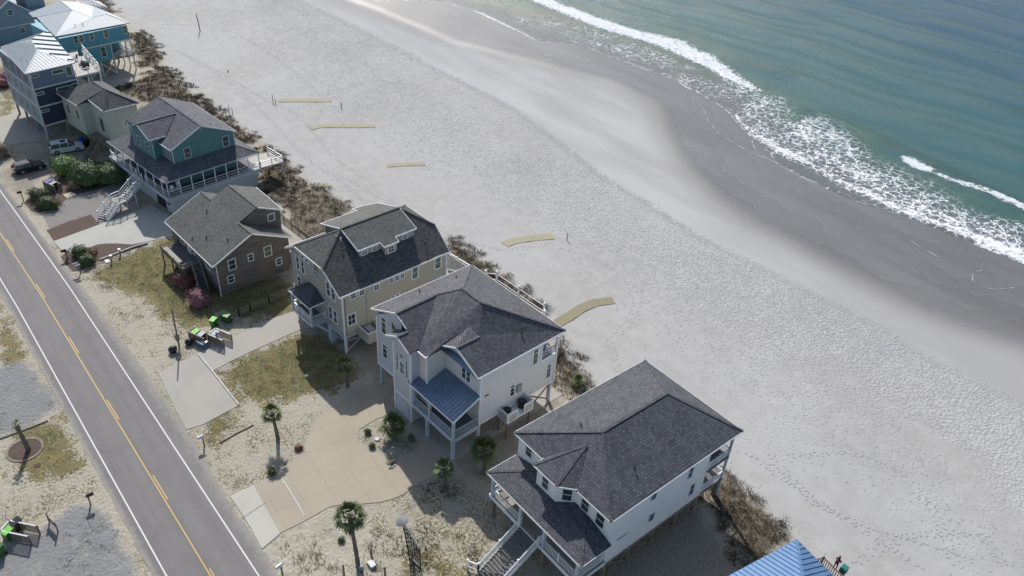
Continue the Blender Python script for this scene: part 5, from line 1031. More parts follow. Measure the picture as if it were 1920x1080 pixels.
shrub(W(346,534), 1.7, 1.4, 1.9, 'redbush', 'reddish bare bush under the front deck of the brown house', 1500, .11, 'shrub', None, 12, lump=.5)
shrub(W(375,570), 1.75, 1.5, 1.8, 'azalea', 'round pink flowering azalea at the end of the deck stairs', 2400, .10, 'shrub', None, 13)
shrub(W(4,158), 3.0, 2.5, 2.4, 'azalea', 'pink flowering bush at the left edge', 1800, .14, 'shrub', None, 14)
shrub(W(2,292), 1.9, 1.6, 2.2, 'dry', 'scrubby half bare tree at the left edge', 1500, .13, 'shrub', None, 15, lump=.5)
shrub(W(20,62), 2.2, 1.6, 2.4, 'bush', 'green bush before the grey blue gabled house', 1200, .2, 'shrub', None, 16)
shrub(W(510,888), .55, .5, .7, 'hedge', 'small dark shrub in the palm shadow', 350, .09, 'shrub', None, 17)
shrub(W(561,842), .5, .5, .45, 'redbush', 'small reddish shrub left of the tan driveway', 220, .09, 'shrub', None, 18)
shrub(W(640,1014), .4, .4, .4, 'bush', 'small green shrub at the trunk side of the tall palm', 160, .08, 'shrub', None, 19)
for k, (px, py, lb) in enumerate(((690,812,'grass tuft on the sandy island, farther from the road'),(698,838,'grass tuft on the sandy island, nearer the road'),(771,824,'grass tuft in the shade of the blue porch'))):
    shrub(W(px,py), .38, .38, .45, 'weed', lb, 220, .10, 'grass_tuft', None, 30+k)
def scatter_blades(name, pts, n_bl, ln, wd, m, label, spread=.25, seed=1, lean=.6):
    r = np.random.default_rng(seed); N = len(pts)*n_bl; base = np.repeat(pts, n_bl, axis=0)+np.column_stack([r.normal(0, spread, (N, 2)), np.zeros(N)])
    az = r.uniform(0, 2*np.pi, N); L_ = ln*r.uniform(.5, 1.3, N); ln_ = lean*r.uniform(.2, 1.2, N)
    tip = base+np.column_stack([np.cos(az)*L_*ln_, np.sin(az)*L_*ln_, L_*np.sqrt(np.clip(1-ln_**2*.7, .15, 1))])
    sd_ = np.column_stack([-np.sin(az), np.cos(az), np.zeros(N)])*wd*r.uniform(.6, 1.4, N)[:, None]
    V = np.stack([base-sd_, base+sd_, tip], 1).reshape(-1, 3); F = np.arange(N*3).reshape(-1, 3)
    me = bpy.data.meshes.new(name); grid_mesh(me, V, F); me.polygons.foreach_set('use_smooth', [False]*N); me.materials.append(M[m]); o = bpy.data.objects.new(name, me); link(o); return tag(o, label, kind='stuff')
def inpoly(poly, dens, r, edge=-.8, nz=.12):
    lo = poly[:, :2].min(0)-1; hi = poly[:, :2].max(0)+1; n = int((hi[0]-lo[0])*(hi[1]-lo[1])*dens); q = r.uniform(lo, hi, (n, 2))
    s = sdist(q, poly); w_ = np.array([mnoise.noise(Vector((a*.45, b_*.45, 3.3))) for a, b_ in q]); q = q[(s+w_*3.2) > edge+1.0]
    return q
r = np.random.default_rng(3)
for i, p in enumerate(VEG):
    q = inpoly(p, 7.0 if i in (5, 6, 7) else 4.5, r, -1.6); v_ = sdist(q, p)
    pts = np.column_stack([q, gz(q[:, 0], q[:, 1])+.35*np.clip(v_/2, 0, 1)-.03])
    scatter_blades('dune_grass', pts, 14, .42, .024 if i > 3 else .038, 'dune', 'brown and olive dune grass tufts along the beach edge of the lots', .22, 20+i, 1.35)
bx_ = np.array([(-100, 14), (-20, 14), (-20, 34), (-100, 34)], float)
q = r.uniform((-120, 14.5), (-30, 34), (9000, 2)); lw = np.max([sdist(q, p) for p in LAWN], 0); nz = np.array([mnoise.noise(Vector((a*.3, b_*.3, 8.))) + .5*mnoise.noise(Vector((a*1.1, b_*1.1, 5.))) for a, b_ in q])
ok = ((lw+nz*4) > .3) | (nz > .34); HARD = [WA(DR1), WA([(297,701),(371,663),(446,629),(557,582),(640,560),(660,600),(521,637),(472,659),(399,696),(448,760),(381,796),(350,806)]), WA([(100,452),(160,431),(283,385),(345,420),(277,453),(172,463),(117,471)]), WA([(80,404),(143,366),(233,343),(262,368),(170,404)]), np.array([(-58,33),(-38,33),(-38,47),(-58,47)])]
hd = np.max([sdist(q, p) for p in HARD], 0); q = q[ok & (hd < -.15)]
scatter_blades('lawn_grass', np.column_stack([q, np.zeros(len(q))]), 9, .14, .022, 'weed', 'short green and straw coloured grass of the front lawns', .2, 5, 1.0)
q = r.uniform((-110, -12), (-36, 4.4), (3500, 2)); nz = np.array([mnoise.noise(Vector((a*.25, b_*.25, 1.))) + .5*mnoise.noise(Vector((a*1.1, b_*1.1, 5.))) for a, b_ in q]); q = q[nz > .12]
scatter_blades('roadside_grass', np.column_stack([q, np.zeros(len(q))]), 9, .13, .022, 'weed', 'sparse dry grass across the road', .2, 6, 1.0)
scr = [WA([(640,1010),(700,985),(790,975),(870,985),(880,1010),(820,1030),(780,1080),(600,1090)]), WA([(700,905),(790,880),(900,895),(890,930),(800,950),(760,940)]), WA([(500,1010),(640,1020),(640,1085),(520,1085)]), WA([(790,1040),(930,1010),(900,1080),(800,1090)])]
for i, p in enumerate(scr):
    q = inpoly(p, 2.6, r, .2); hd = sdist(q, WA(DR1)); q = q[hd < -.3]
    scatter_blades('scrub', np.column_stack([q, np.zeros(len(q))]), 12, .3, .03, 'dune' if i != 2 else 'dry', 'low dry scrub and weeds in the sandy front lots', .28, 40+i, 1.1)
# ---------------------------------------------------------------- footprints: thousands of little sand heaps and pits rims
def footprints():
    r = np.random.default_rng(9); Q = []; S = []
    n = 120000; q = r.uniform((-210, 50), (2, 96), (n, 2)); yb = ycurve(BERM, q[:, 0]); yd = ycurve(DUNEY, q[:, 0]); f = (q[:, 1]-yd)/np.maximum(yb-yd, 1)
    w_ = np.array([mnoise.noise(Vector((a*.035, b_*.06, 0)))+.4*mnoise.noise(Vector((a*.15, b_*.2, 2))) for a, b_ in q])
    calm = np.maximum(sdist(q, WA([(1400,860),(1560,870),(1700,900),(1850,1000),(1850,1080),(1600,1080),(1500,1000),(1420,930)])), sdist(q, WA([(560,330),(700,260),(850,330),(1000,440),(900,470),(760,420)])))
    pr_ = np.clip((f-.25)*1.9, .03, 1)*np.clip(.75+w_*1.3, .05, 1)*np.clip(1-calm/4, .12, 1); pr_ = np.where(f > 1.01, 0, pr_); pr_ = np.where(f < 0.02, 0, pr_); pr_ = np.where(np.abs(f-1) < .03, .8, pr_)
    k = r.uniform(0, 1, n) < pr_*.9; Q.append(q[k]); S.append(r.uniform(.07, .17, k.sum()))
    TR = [[(330,95),(400,135),(450,170),(480,200),(520,240),(575,300),(640,340),(700,395)],[(345,100),(420,140),(500,190),(560,215),(620,290),(700,350),(790,430),(870,470)],[(290,45),(375,48),(440,60),(520,110),(610,190),(650,170)],[(600,180),(700,150),(800,160)],[(600,190),(640,140),(700,110)],[(880,480),(960,530),(1040,580),(1060,600)],[(1130,490),(1200,545),(1180,600),(1140,640),(1160,700)],[(640,330),(760,400),(860,450),(940,470),(1040,455)],[(1400,850),(1470,900),(1560,960),(1640,1010),(1720,1060)],[(1480,855),(1600,850),(1680,880),(1750,960),(1790,1060)],[(1440,855),(1520,940),(1600,980),(1700,1010),(1800,1040)],[(1600,1055),(1700,1000),(1840,1000),(1880,1060)],[(430,208),(480,195),(515,188)],[(580,235),(610,200),(700,195)]]
    for t_ in TR:
        l = WA(t_)[:, :2]; seg = np.linalg.norm(np.diff(l, axis=0), axis=1); cum = np.concatenate([[0], np.cumsum(seg)]); s = np.arange(0, cum[-1], .62); x = np.interp(s, cum, l[:, 0]); y = np.interp(s, cum, l[:, 1])
        for o_ in (-.18, .5): Q.append(np.column_stack([x+o_+r.normal(0, .12, len(s)), y+o_*.6+r.normal(0, .12, len(s))])); S.append(np.full(len(s), .17))
    q = np.concatenate(Q); s = np.concatenate(S); N = len(q); az = r.uniform(0, 2*np.pi, N); el = r.uniform(1.1, 2.0, N)
    ca, sa = np.cos(az), np.sin(az); z = gz(q[:, 0], q[:, 1])
    V = []
    for dx, dy, dz in ((-1,0,-.02),(0,-1,-.02),(1,0,-.02),(0,1,-.02),(0,0,.26)):
        X_ = dx*s*el; Y_ = dy*s; V.append(np.column_stack([q[:, 0]+X_*ca-Y_*sa, q[:, 1]+X_*sa+Y_*ca, z+dz*s*(1 if dz > 0 else 1)]))
    V = np.stack(V, 1).reshape(-1, 3); b0 = np.arange(N)*5; F = np.concatenate([np.stack([b0+i, b0+(i+1) % 4, b0+4], 1) for i in range(4)])
    me = bpy.data.meshes.new('footprints'); grid_mesh(me, V, F); me.polygons.foreach_set('use_smooth', [False]*len(F))
    me.materials.append(plain('shade_darkened_loose_sand', (.32,.316,.31), .95, var=.06)); o = bpy.data.objects.new('footprints', me); link(o); tag(o, 'countless footprints and loose heaps trodden into the dry beach sand', kind='stuff')  # loose sand coloured darker than the beach to stand in for shadow in the prints
footprints()
# ================================================================ beach mats, posts
def ribbon(line, wd, label, grp='roll-out mats on the beach paths', m='mat'):
    L_ = WA(line)[:, :2]; seg = np.linalg.norm(np.diff(L_, axis=0), axis=1); cum = np.concatenate([[0], np.cumsum(seg)]); s = np.linspace(0, cum[-1], max(8, int(cum[-1]/.5))); x = np.interp(s, cum, L_[:, 0]); y = np.interp(s, cum, L_[:, 1])
    d = np.gradient(np.column_stack([x, y]), axis=0); d /= np.linalg.norm(d, axis=1)[:, None]; nn = np.column_stack([-d[:, 1], d[:, 0]])*wd/2; z = gz(x, y)+.06+.012*np.sin(s*2.1)
    mb = MB(); n = len(x); vs = [(x[i]+k*nn[i, 0], y[i]+k*nn[i, 1], z[i]-t_) for t_ in (0, .1) for k in (-1, 1) for i in range(n)]
    fs = [(i, n+i, n+i+1, i+1)[::-1] for i in range(n-1)]+[(i, i+1, 2*n+i+1, 2*n+i) for i in range(n-1)]+[(n+i+1, n+i, 3*n+i, 3*n+i+1) for i in range(n-1)]+[(0,2*n,3*n,n),(n-1,2*n-1,4*n-1,3*n-1)]
    o = mb.add(vs, fs).build('beach_mat', M[m]); return tag(o, label, 'mat', grp)
ribbon([(522,189),(560,188.5),(622,189)], 1.5, 'straight pale mat farthest along the beach, beside two posts')
ribbon([(582,241),(600,236.5),(650,236),(704,235)], 1.3, 'pale mat with a bent near end, second farthest on the beach')
ribbon([(725,310),(760,308),(797,307)], 1.1, 'short yellow mat in the middle of the open sand')
ribbon([(590,350),(603,347.5),(616,346)], 1.3, 'very short yellow mat at the dune grass by the brown house')
ribbon([(946,459),(962,452),(1000,446),(1038,443)], 1.5, 'yellow mat beyond the pale grey house with a post past its end')
ribbon([(1030,615),(1062,597),(1090,578),(1115,567),(1150,562)], 1.5, 'long tan mat running out from behind the pale grey house', m='mattan')
def stake(px, h_, label, r=.07, lean=(0,0)):
    p = W(*px); o = MB().tube([(0,0,-.2),(lean[0],lean[1],h_)], [r, r*.8], 7).build('post', M['pile'], loc=(p[0], p[1], 0)); return tag(o, label, 'post', 'wooden posts on the beach')
stake((375.5,58), 3.9, 'tall leaning timber pole alone on the far beach', .12, (.2,-.35)); stake((512,192), 1.5, 'post at the near end of the farthest mat, beach side'); stake((517,196), 1.2, 'post at the near end of the farthest mat, lot side'); stake((430,210), 1.4, 'post at the dune path, left of its pair'); stake((436,212), 1.1, 'post at the dune path, right of its pair'); stake((640,202), 1.0, 'short post on the sand right of the farthest mat', .1); stake((1063,449), 1.1, 'short post past the end of the yellow mat'); stake((428,135), .4, 'stub of a post among footprints on the far sand', .12)
# ================================================================ rail fence between brown and khaki house
def fence(line, label, nr=3, ht=1.0, m='wood', sp=2.4):
    e = empty('rail_fence', W(*line[0]), 0, label, 'fence'); o0 = Vector(W(*line[0])); pts = [Vector(W(*p))-o0 for p in line]
    for a, b_ in zip(pts[:-1], pts[1:]):
        L_ = (b_-a).length; k = max(1, round(L_/sp))
        for i in range(k+1):
            p = a.lerp(b_, i/k); MB().box(p.x-.06, p.x+.06, p.y-.06, p.y+.06, -.2, ht+.05).build('post', M[m], e)
        for j in range(nr): z = ht*(j+1)/nr-.05; MB().beam((a.x,a.y,z), (b_.x,b_.y,z), .05, .12).build('rail', M[m], e)
    return e
fence([(449,592),(470,583),(505,568),(554,548)], 'weathered three rail fence between the brown and khaki houses')
fence([(440,600),(449,592)], 'short end piece of the weathered fence turning to the lawn', 2)
MB_ = [(640,1095),(645,1075),(722,1075),(862,1055),(905,1040)]
for i, (px, h_, lb) in enumerate((((645,1078), 1.4, 'dark stake left of the tall palm trunk'),((696,1040), .9, 'dark stake in the scrub right of the tall palm trunk'),((722,1078), 1.1, 'dark stake on the sandy track near the bottom edge'),((772,1050), 1.5, 'dark stake at the foot of the lattice frame'))):
    p = W(*px); tag(MB().box(-.07,.07,-.07,.07,-.1,h_).build('stake', M['pile'], loc=p), lb, 'stake')
# lattice frame with a grey satellite dish
base = Vector(W(768,1045)); e = empty('lattice_frame', base, 0, 'leaning dark lattice frame standing in the scrub by the nearest house', 'trellis')
tp = Vector((-1.3,.2,3.3)); b2_ = Vector((1.5,.15,0)); 
mb = MB().beam((0,0,0), tp, .1, .1).beam(b2_, Vector((1.0,.4,2.0)), .1, .1); mb.build('upright', M['dark'], e); MB().beam(tp, (1.0,.4,2.0), .1, .1).beam((0,0,.1), b2_+Vector((0,0,.1)), .1, .1).build('top_rail', M['timber_edge'], e)
mb = MB()
for i in range(1, 8):
    f_ = i/8; a = Vector((0,0,0)).lerp(tp, f_); b_ = b2_.lerp(Vector((1.0,.4,2.0)), f_); mb.beam(a, b_, .06, .06)
for i in range(1, 5):
    f_ = i/5; mb.beam(Vector((0,0,0)).lerp(b2_, f_), tp.lerp(Vector((1.0,.4,2.0)), f_), .05, .05)
mb.build('lattice', M['dark'], e)
e = empty('satellite_dish', base+tp, 0, 'round grey satellite dish on top of the lattice frame', 'satellite dish'); mb = MB(); ring = []; vs = []; fs = []
for j, rr_ in enumerate((0, .22, .42, .58)):
    for i in range(20): vs.append((rr_*math.cos(i*math.pi/10), rr_*math.sin(i*math.pi/10), .28-.45*rr_**2))
for j in range(3):
    for i in range(20): fs.append((j*20+i, (j+1)*20+i, (j+1)*20+(i+1) % 20, j*20+(i+1) % 20))
d_ = MB().add(vs, fs).build('reflector', plain('dish_paint', (.15,.15,.16), .7), e, smooth=True); d_.rotation_euler = (.25,-.2,0); MB().tube([(0,0,-.5),(0,0,.1)], .05).build('bracket', M['dark'], e)
# ================================================================ mulch ring round the young palm
o = MB().tube([(*W(47,843)[:2],-.05),(*W(47,843)[:2],.07)], [1.45,1.4], 28).build('mulch_ring', M['mulch']); tag(o, 'round brown mulch bed around the bare young palm', 'mulch bed')
vs = MB(); c_ = Vector(W(47,843))
for i in range(34):
    a = i*2*math.pi/34; q = c_+Vector((math.cos(a)*1.5, math.sin(a)*1.5, 0)); vs.box(q.x-.15,q.x+.15,q.y-.13,q.y+.13,-.02,.07)
vs.build('stone_edging', M['wood'], None); bpy.data.objects['stone_edging'].parent = o; 
o = MB().tube([(*W(70,873)[:2],0),(*W(70,873)[:2],.04)], [.32,.3], 16).build('manhole_cover', M['mulch']); tag(o, 'round brown utility cover in the grass near the young palm', 'cover')
# ================================================================ utility pole
e = empty('utility_pole', W(336,650), 0, 'leaning dark utility pole beside the bin enclosures', 'pole'); MB().tube([(0,0,-.2),(-.15,.15,5.1)], [.10,.075], 10).build('pole', M['bark'], e); MB().box(-.25,.25,-.2,.2,1.0,1.9).build('meter_box', M['wood'], e)
# ================================================================ bins
def bin_(loc, deg, body, lid, label, grp='wheeled rubbish bins', h_=1.05):
    e = empty('wheeled_bin', loc, deg, label, 'bin', grp)
    vs = [(-.26,-.30,.06),(.26,-.30,.06),(.26,.26,.06),(-.26,.26,.06),(-.31,-.38,h_),(.31,-.38,h_),(.31,.34,h_),(-.31,.34,h_)]
    MB().add(vs, [(0,3,2,1),(4,5,6,7),(0,1,5,4),(1,2,6,5),(2,3,7,6),(3,0,4,7)]).build('body', M[body], e)
    MB().slab([(-.34,-.42,h_+.04),(.34,-.42,h_+.04),(.34,.40,h_+.13),(-.34,.40,h_+.13)], .05).build('lid', M[lid], e)
    for x in (-.28,.28): MB().tube([(x-.03,.3,.13),(x+.03,.3,.13)], .13, 12).build('wheel', M['tyre'], e)
    MB().tube([(-.25,.42,h_),(.25,.42,h_)], .02, 6).build('handle', M['black'], e); return e
def corral(loc, deg, L_, wd, label, cap='wood', h_=1.1):
    e = empty('bin_enclosure', loc, deg, label, 'enclosure')
    mb = MB()
    for x in (0, L_):
        for y in (0, wd): MB().box(x-.06,x+.06,y-.06,y+.06,-.1,h_+.05).build('post', M['pile'], e)
    for (x0,y0,x1,y1) in ((0,0,L_,0),(0,wd,L_,wd),(0,0,0,wd)):
        k = int(math.hypot(x1-x0,y1-y0)/.16); pm = MB()
        for i in range(k): f_ = (i+.5)/k; x, y = x0+(x1-x0)*f_, y0+(y1-y0)*f_; pm.box(x-.045,x+.045,y-.02,y+.02,.08,h_-.05)
        pm.build('slat_panel', M['wood'], e)
        MB().beam((x0,y0,h_),(x1,y1,h_), .12, .05).build('cap_rail', M[cap], e)
    return e
p = W(356,636); corral(p, 24, 2.3, .95, 'dark slatted bin enclosure nearest the utility pole', 'wood')
def off(p, deg, x, y): a = R(deg); return (p[0]+x*math.cos(a)-y*math.sin(a), p[1]+x*math.sin(a)+y*math.cos(a), 0)
bin_(off(p,24,.6,.48), 24, 'bingreen', 'lime', 'bin with bright lime lid in the enclosure nearest the pole'); bin_(off(p,24,1.5,.48), 24, 'black', 'grey', 'black bin with grey lid in the enclosure nearest the pole')
p = W(392,640); corral(p, 24, 2.3, 1.25, 'bin enclosure with white capped rails at the driveway edge', 'offwhite')
bin_(off(p,24,.55,.6), 20, 'bingreen', 'grey', 'dark green bin in the white capped enclosure'); 
e = empty('surfboards', off(p,24,1.35,.1), 24, 'orange and blue boards leaning in the white capped enclosure', 'boards')
def board(name, x, m, tilt):
    n = 14; out_ = [(.26*math.sin(math.pi*i/n)**.6, -.85+1.7*i/n) for i in range(n+1)]; pl_ = [(a, b_) for a, b_ in out_]+[(-a, b_) for a, b_ in out_[::-1][1:-1]]
    o = MB().prism(pl_, 0, .06).build(name, M[m], e); o.rotation_euler = (R(65), 0, R(90+tilt)); o.location = (x, .2, .8); return o
board('board', 0, 'orange', 0); board('board', .14, 'blue', 4); board('board', .28, 'offwhite', 8)
p = W(402,612); bin_(p, 30, 'bingreen', 'lime', 'bin with lime lid behind the white capped enclosure, left'); bin_(W(420,600), 30, 'bingreen', 'bingreen', 'all green bin half in shade at the fence end'); bin_(W(428,604), 30, 'bingreen', 'bingreen', 'all green bin beside the weathered fence end')
e = empty('crate', W(381,648), 20, 'blue grey plastic crate on the grass before the white capped enclosure', 'crate'); MB().box(-.55,.5,-.4,.4,0,.6).build('body', M['bagblue'], e); MB().box(-.58,.53,-.43,.0,.6,.68).build('lid', M['grey'], e)
def bag(loc, r_, m, label, seed):
    mb = MB(); vs = []; fs = []; nu, nv = 12, 7; rn = random.Random(seed)
    for j in range(nv+1):
        for i in range(nu):
            th = math.pi*j/nv; a = 2*math.pi*i/nu; k = 1+.25*mnoise.noise(Vector((math.cos(a)*1.5+seed, math.sin(a)*1.5, th))); vs.append((r_*k*math.sin(th)*math.cos(a), r_*k*math.sin(th)*math.sin(a), max(0, r_*.75+r_*.85*math.cos(th))))
    for j in range(nv):
        for i in range(nu): fs.append((j*nu+i, (j+1)*nu+i, (j+1)*nu+(i+1) % nu, j*nu+(i+1) % nu))
    o = mb.add(vs, fs).build('rubbish_bag', M[m], smooth=True, loc=loc); return tag(o, label, 'bag', 'rubbish bags by the enclosures')
bag(W(325,660), .5, 'black', 'dark filled bag left of the utility pole', 1); bag(W(355,645), .45, 'black', 'dark bag at the foot of the lime lidded bin', 2); bag(W(357,640), .28, 'bagblue', 'grey bag lying on the dark bag', 3)
# bins across the road
p = W(8,1010); corral(p, 40, 2.6, 1.1, 'slatted bin enclosure in the near left corner', 'offwhite')
bin_(W(20,1010), 25, 'bingreen', 'lime', 'bin with bright lime lid in the near left corner'); bin_(W(36,992), 25, 'black', 'black', 'black bin behind the lime lidded one in the near left corner'); bin_(W(2,1040), 25, 'bingreen', 'bingreen', 'dark green bin cut by the left edge')
# bins at the hedges
p = W(84,352); corral(p, 20, 2.6, 1.0, 'thin slatted bin enclosure by the dark hedges', 'wood')
bin_(off(p,20,.6,.5), 20, 'black', 'blue', 'black bin with blue lid behind the hedges'); bin_(off(p,20,1.6,.5), 20, 'black', 'grey', 'black bin with grey lid behind the hedges')
bin_(W(155,270), 15, 'blue', 'blue', 'bright blue bin beneath the sage house'); bin_(W(165,274), 15, 'black', 'black', 'black bin beneath the sage house')
# ================================================================ mailboxes
def mailbox(px, deg, m, label, dbl=False, h_=1.1):
    e = empty('mailbox', W(*px), deg, label, 'mailbox', 'roadside mailboxes'); MB().box(-.06,.06,-.06,.06,-.1,h_).build('post', M['pile' if m != 'white' else 'wood'], e)
    MB().beam((0,0,h_-.05),(0,-.45,h_-.05), .1, .08).build('arm', M['pile'], e)
    for k in ((0,) if not dbl else (-.28,.28)):
        mb = MB(); n = 8; pr_ = [(-.13,h_),(-.13,h_+.16)]+[(-.13*math.cos(math.pi*i/n), h_+.16+.13*math.sin(math.pi*i/n)) for i in range(1, n)]+[(.13,h_+.16),(.13,h_)]
        kk = len(pr_); vs = [(x+k, y, z) for y in (-.5,.12) for x, z in pr_]; mb.add(vs, [tuple(range(kk)), tuple(range(2*kk-1, kk-1, -1))]+[(i, (i+1) % kk, (i+1) % kk+kk, i+kk)[::-1] for i in range(kk)])
        bd = mb.build('box', M[m], e); MB().box(k+.13,k+.15,-.2,-.17,h_+.1,h_+.32).build('flag', M['redlamp'], bd)
    return e
mailbox((530,1079), 10, 'white', 'white mailbox by the road near the bottom edge', h_=1.35); mailbox((383,834), 5, 'white', 'white mailbox at the sandy verge between the two driveways'); mailbox((44,376), 0, 'black', 'black mailbox beside the dark rounded hedges', h_=1.3); mailbox((126,484), 0, 'black', 'dark mailbox at the corner of the pale driveway'); mailbox((151,512), 10, 'grey', 'grey double mailbox in front of the olive shrub', True, 1.2); mailbox((170,946), 180, 'dark', 'small dark mailbox across the road from the driveways')
e = empty('sign_board', W(101,988), 12, 'low two post board on the verge across the road', 'sign')
for x in (-.75,.75): MB().box(x-.05,x+.05,-.05,.05,0,1.25).build('post', M['pile'], e)
MB().box(-.72,.72,-.02,.02,.45,1.0).build('board', M['dark'], e)
e = empty('paper_box', W(128,484), 20, 'small dark panel with red edge beside the dark mailbox', 'panel'); MB().box(-.05,.05,-.05,.05,0,1.0).build('post', M['white'], e); MB().box(-.4,.35,-.25,.2,1.0,1.12).build('panel', M['cloth'], e); MB().box(.35,.4,-.25,.2,1.0,1.16).build('edge', M['redcloth'], e)
for px, lb in (((226,478),'white capped light post at the mulch edging, nearer the house'),((210,490),'white capped light post at the mulch edging, nearer the road')):
    e = empty('light_post', W(*px), 0, lb, 'light post', 'light posts at the edging'); MB().box(-.07,.07,-.07,.07,0,.75).build('post', M['wood'], e); MB().box(-.16,.16,-.16,.16,.75,.95).build('lamp_head', M['white'], e)
tag(MB().box(-.4,.35,-.25,.25,0,.06).build('cover_plate', M['offwhite'], loc=W(201,490)), 'white cover plate lying on the lawn by the edging', 'cover')
tag(MB().tube([(0,0,0),(0,0,.12)], [.22,.2], 12).build('cover_plate', M['offwhite'], loc=W(575,705)), 'round white cap on the lawn at the shadow edge', 'cover')
tag(MB().tube([(0,0,0),(0,0,.12)], [.3,.25], 12).build('cover_plate', M['grey'], loc=W(707,824)), 'round grey cap on the sandy island', 'cover')
tag(MB().box(-.35,.35,-.25,.25,0,.3).build('utility_box', M['offwhite'], loc=W(697,1060)), 'small white utility box on the sandy track', 'box')
tag(MB().box(-.15,.15,-.15,.15,0,.7).build('utility_pedestal', M['bagblue'], loc=W(677,1070)), 'small green grey pedestal at the foot of the tall palm', 'box')
for i, (px, py) in enumerate(((1268,925),(1272,935),(1264,940))):
    pass
# ================================================================ cars
def car(loc, deg, paint_, label, L_=4.9, wd=1.95, H_=1.72, suv=True):
    e = empty('parked_car', loc, deg, label, 'car', 'cars parked below the sage house')
    x = L_/2; hb = .95 if suv else .88
    prof = [(-x,.45),(-x,.75),(-x+.05,hb+.02),(-x+.25,hb+.08),(x-1.35,hb+.06),(x-.35,hb-.10),(x-.05,hb-.22),(x,.6),(x,.4)]
    def loft(pr_, w0, name, m, inset=.0, zb=.28):
        k = len(pr_); vs = []
        for s, ww in ((-1, w0),(-1, w0*.96),(1, w0*.96),(1, w0)): pass
        secs = [(-w0/2, .93), (-w0/2+.07, 1.0), (w0/2-.07, 1.0), (w0/2, .93)]
        for y, f_ in secs: vs += [(px_*(.985 if f_ < 1 else 1), y, zb+(pz-zb)*f_) for px_, pz in pr_]+[(pr_[-1][0], y, zb), (pr_[0][0], y, zb)]
        n = k+2; fs = [tuple(range(n)), tuple(range(4*n-1, 3*n-1, -1))]
        for j in range(3):
            for i in range(n): fs.append((j*n+i, j*n+(i+1) % n, (j+1)*n+(i+1) % n, (j+1)*n+i)[::-1])
        return MB().add(vs, fs).build(name, M[m], e)
    body = loft(prof, wd, 'body', paint_)
    r0_, r1_ = (-x+.12, x-1.55)
    zr = H_; wb = wd-.12; wt = wd-.46
    cab = [(-x+.12,hb+.05),(-x+.42,zr-.04),(x-2.1,zr),(x-1.2,hb+.05)]
    vs = [(px_, s*(wb/2 if i in (0, 3) else wt/2), z) for s in (-1, 1) for i, (px_, z) in enumerate(cab)]
    MB().add(vs, [(0,1,2,3),(7,6,5,4),(0,4,5,1),(1,5,6,2),(2,6,7,3)]).build('windows', M['glass'], e)
    MB().slab([(-x+.38,-wt/2-.02,zr+.02),(x-2.05,-wt/2-.02,zr+.03),(x-2.05,wt/2+.02,zr+.03),(-x+.38,wt/2+.02,zr+.02)], .07).build('roof', M[paint_], e)
    MB().slab([(-.7,-.42,zr+.035),(x-2.4,-.42,zr+.04),(x-2.4,.42,zr+.04),(-.7,.42,zr+.035)], .02).build('sunroof', M['glass'], e)
    pm = MB()
    for s in (-1, 1):
        for a, b_ in (((-x+.12,hb+.05),(-x+.42,zr-.04)),((x-2.1,zr),(x-1.2,hb+.05)),((-.9,hb+.05),(-.85,zr)),((.35,hb+.05),(.25,zr))):
            ya = wb/2; yb_ = wt/2; pm.beam((a[0], s*ya, a[1]), (b_[0], s*yb_, b_[1]), .07, .06)
    pm.build('pillars', M[paint_], e)
    for k, xx in enumerate((-x+.95, x-.95)):
        for s in (-1, 1):
            ar = MB().tube([(xx, s*(wd/2-.22), .38),(xx, s*(wd/2+.01), .38)], .36, 18).build('wheel', M['tyre'], e); MB().tube([(xx, s*(wd/2+.0), .38),(xx, s*(wd/2+.03), .38)], .24, 12).build('rim', M['rim'], ar)
    for s in (-1, 1):
        MB().box(x-.12,x+.01,s*(wd/2-.5) if s < 0 else wd/2-.5,s*(wd/2-.1) if s < 0 else wd/2-.1,.62,.76).build('headlight', M['offwhite'], e)
        MB().box(-x-.01,-x+.08,min(s*(wd/2-.08),s*(wd/2-.3)),max(s*(wd/2-.08),s*(wd/2-.3)),.72,1.25).build('tail_light', M['redlamp'], e)
        MB().box(x-1.6,x-1.45,min(s*(wd/2-.02),s*(wd/2+.18)),max(s*(wd/2-.02),s*(wd/2+.18)),hb+.05,hb+.2).build('mirror', M[paint_], e)
    MB().box(-x-.02,-x,-.26,.26,.75,.88).build('number_plate', M['white'], e)
    return e
def heading(a, b_): return math.degrees(math.atan2(b_[1]-a[1], b_[0]-a[0]))
a = W(96,288); b_ = W(139,281); car(((a[0]+b_[0])/2, (a[1]+b_[1])/2+.7, 0), heading(a, b_), 'carwhite', 'white estate car with sunroof parked nearer the sage house')
a = W(28,326); b_ = W(66,316); car(((a[0]+b_[0])/2, (a[1]+b_[1])/2+.7, 0), heading(a, b_), 'carblack', 'black hatchback parked nearer the road', 4.4, 1.85, 1.5, False)
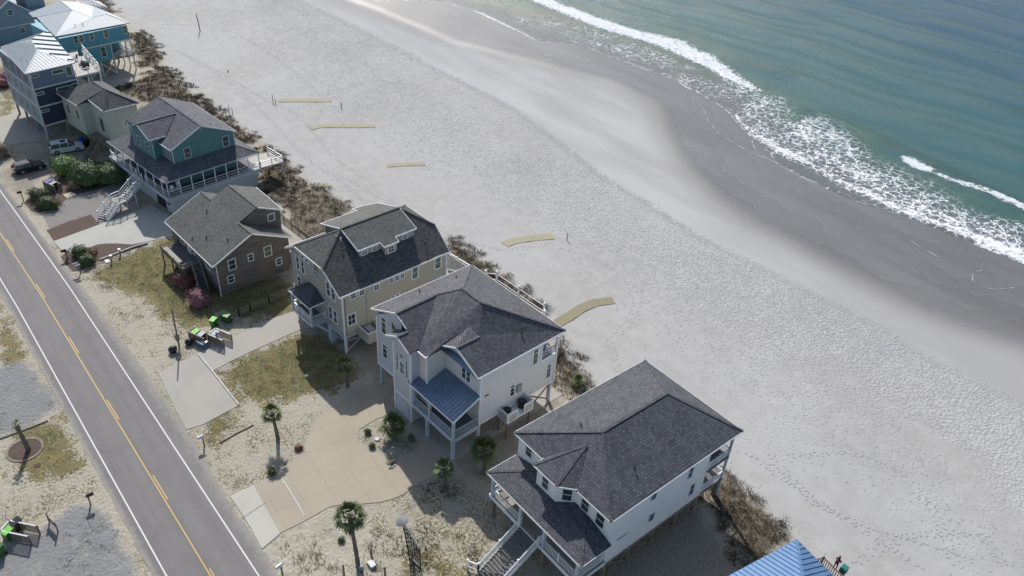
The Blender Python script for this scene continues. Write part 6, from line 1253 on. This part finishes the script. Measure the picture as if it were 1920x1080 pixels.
# ================================================================ person on the near deck, beach things
def person(loc, deg, label):
    me = bpy.data.meshes.new('person'); J = [(0,0,.95),(0,0,1.2),(0,.02,1.42),(0,.03,1.52),(0,.05,1.62),(0,.05,1.74),(-.10,0,.9),(-.12,.04,.5),(-.12,0,.08),(-.12,.14,.03),(.10,0,.9),(.12,.04,.5),(.12,0,.08),(.12,.14,.03),(-.19,.02,1.40),(-.26,.10,1.14),(-.18,.32,1.06),(.19,.02,1.40),(.26,.10,1.14),(.18,.32,1.06),(-.16,.40,1.05),(.16,.40,1.05)]
    E_ = [(0,1),(1,2),(2,3),(3,4),(4,5),(0,6),(6,7),(7,8),(8,9),(0,10),(10,11),(11,12),(12,13),(2,14),(14,15),(15,16),(2,17),(17,18),(18,19),(16,20),(19,21)]
    rad_ = [.15,.14,.15,.06,.10,.085,.095,.065,.045,.035,.095,.065,.045,.035,.065,.045,.035,.065,.045,.035,.03,.03]
    me.from_pydata(J, E_, []); o = bpy.data.objects.new('person', me); link(o); md = o.modifiers.new('skin', 'SKIN'); sb = o.modifiers.new('sub', 'SUBSURF'); sb.levels = sb.render_levels = 1
    for v_, r_ in zip(me.skin_vertices[0].data, rad_): v_.radius = (r_, r_*.8)
    me.skin_vertices[0].data[0].use_root = True; me.materials.append(M['cloth']); o.location = loc; o.rotation_euler = (0, 0, R(deg)); tag(o, label, 'person')
    hr = MB().tube([(0,.03,1.68),(0,.03,1.78),(0,.03,1.84)], [.115,.10,.04], 10).build('hair', M['redwood'], o, smooth=True); MB().tube([(0,.02,1.12),(0,.02,1.38)], [.17,.18], 10).build('top', M['redcloth'], o, smooth=True); MB().box(-.06,.06,.11,.15,1.56,1.70).build('face', M['skin'], o)
    return o
pp = W(1569,1066,3.3); person((pp[0]-.1, pp[1]-.3, 3.3), -10, 'person in dark trousers and red top leaning at the deck railing')
pz = W(1583,1070,3.3); tag(MB().box(-.25,.25,-.3,.3,0,.75).build('cooler_box', M['teal'], loc=(pz[0], pz[1]-.3, 3.3)), 'teal box beside the person on the near deck', 'box')
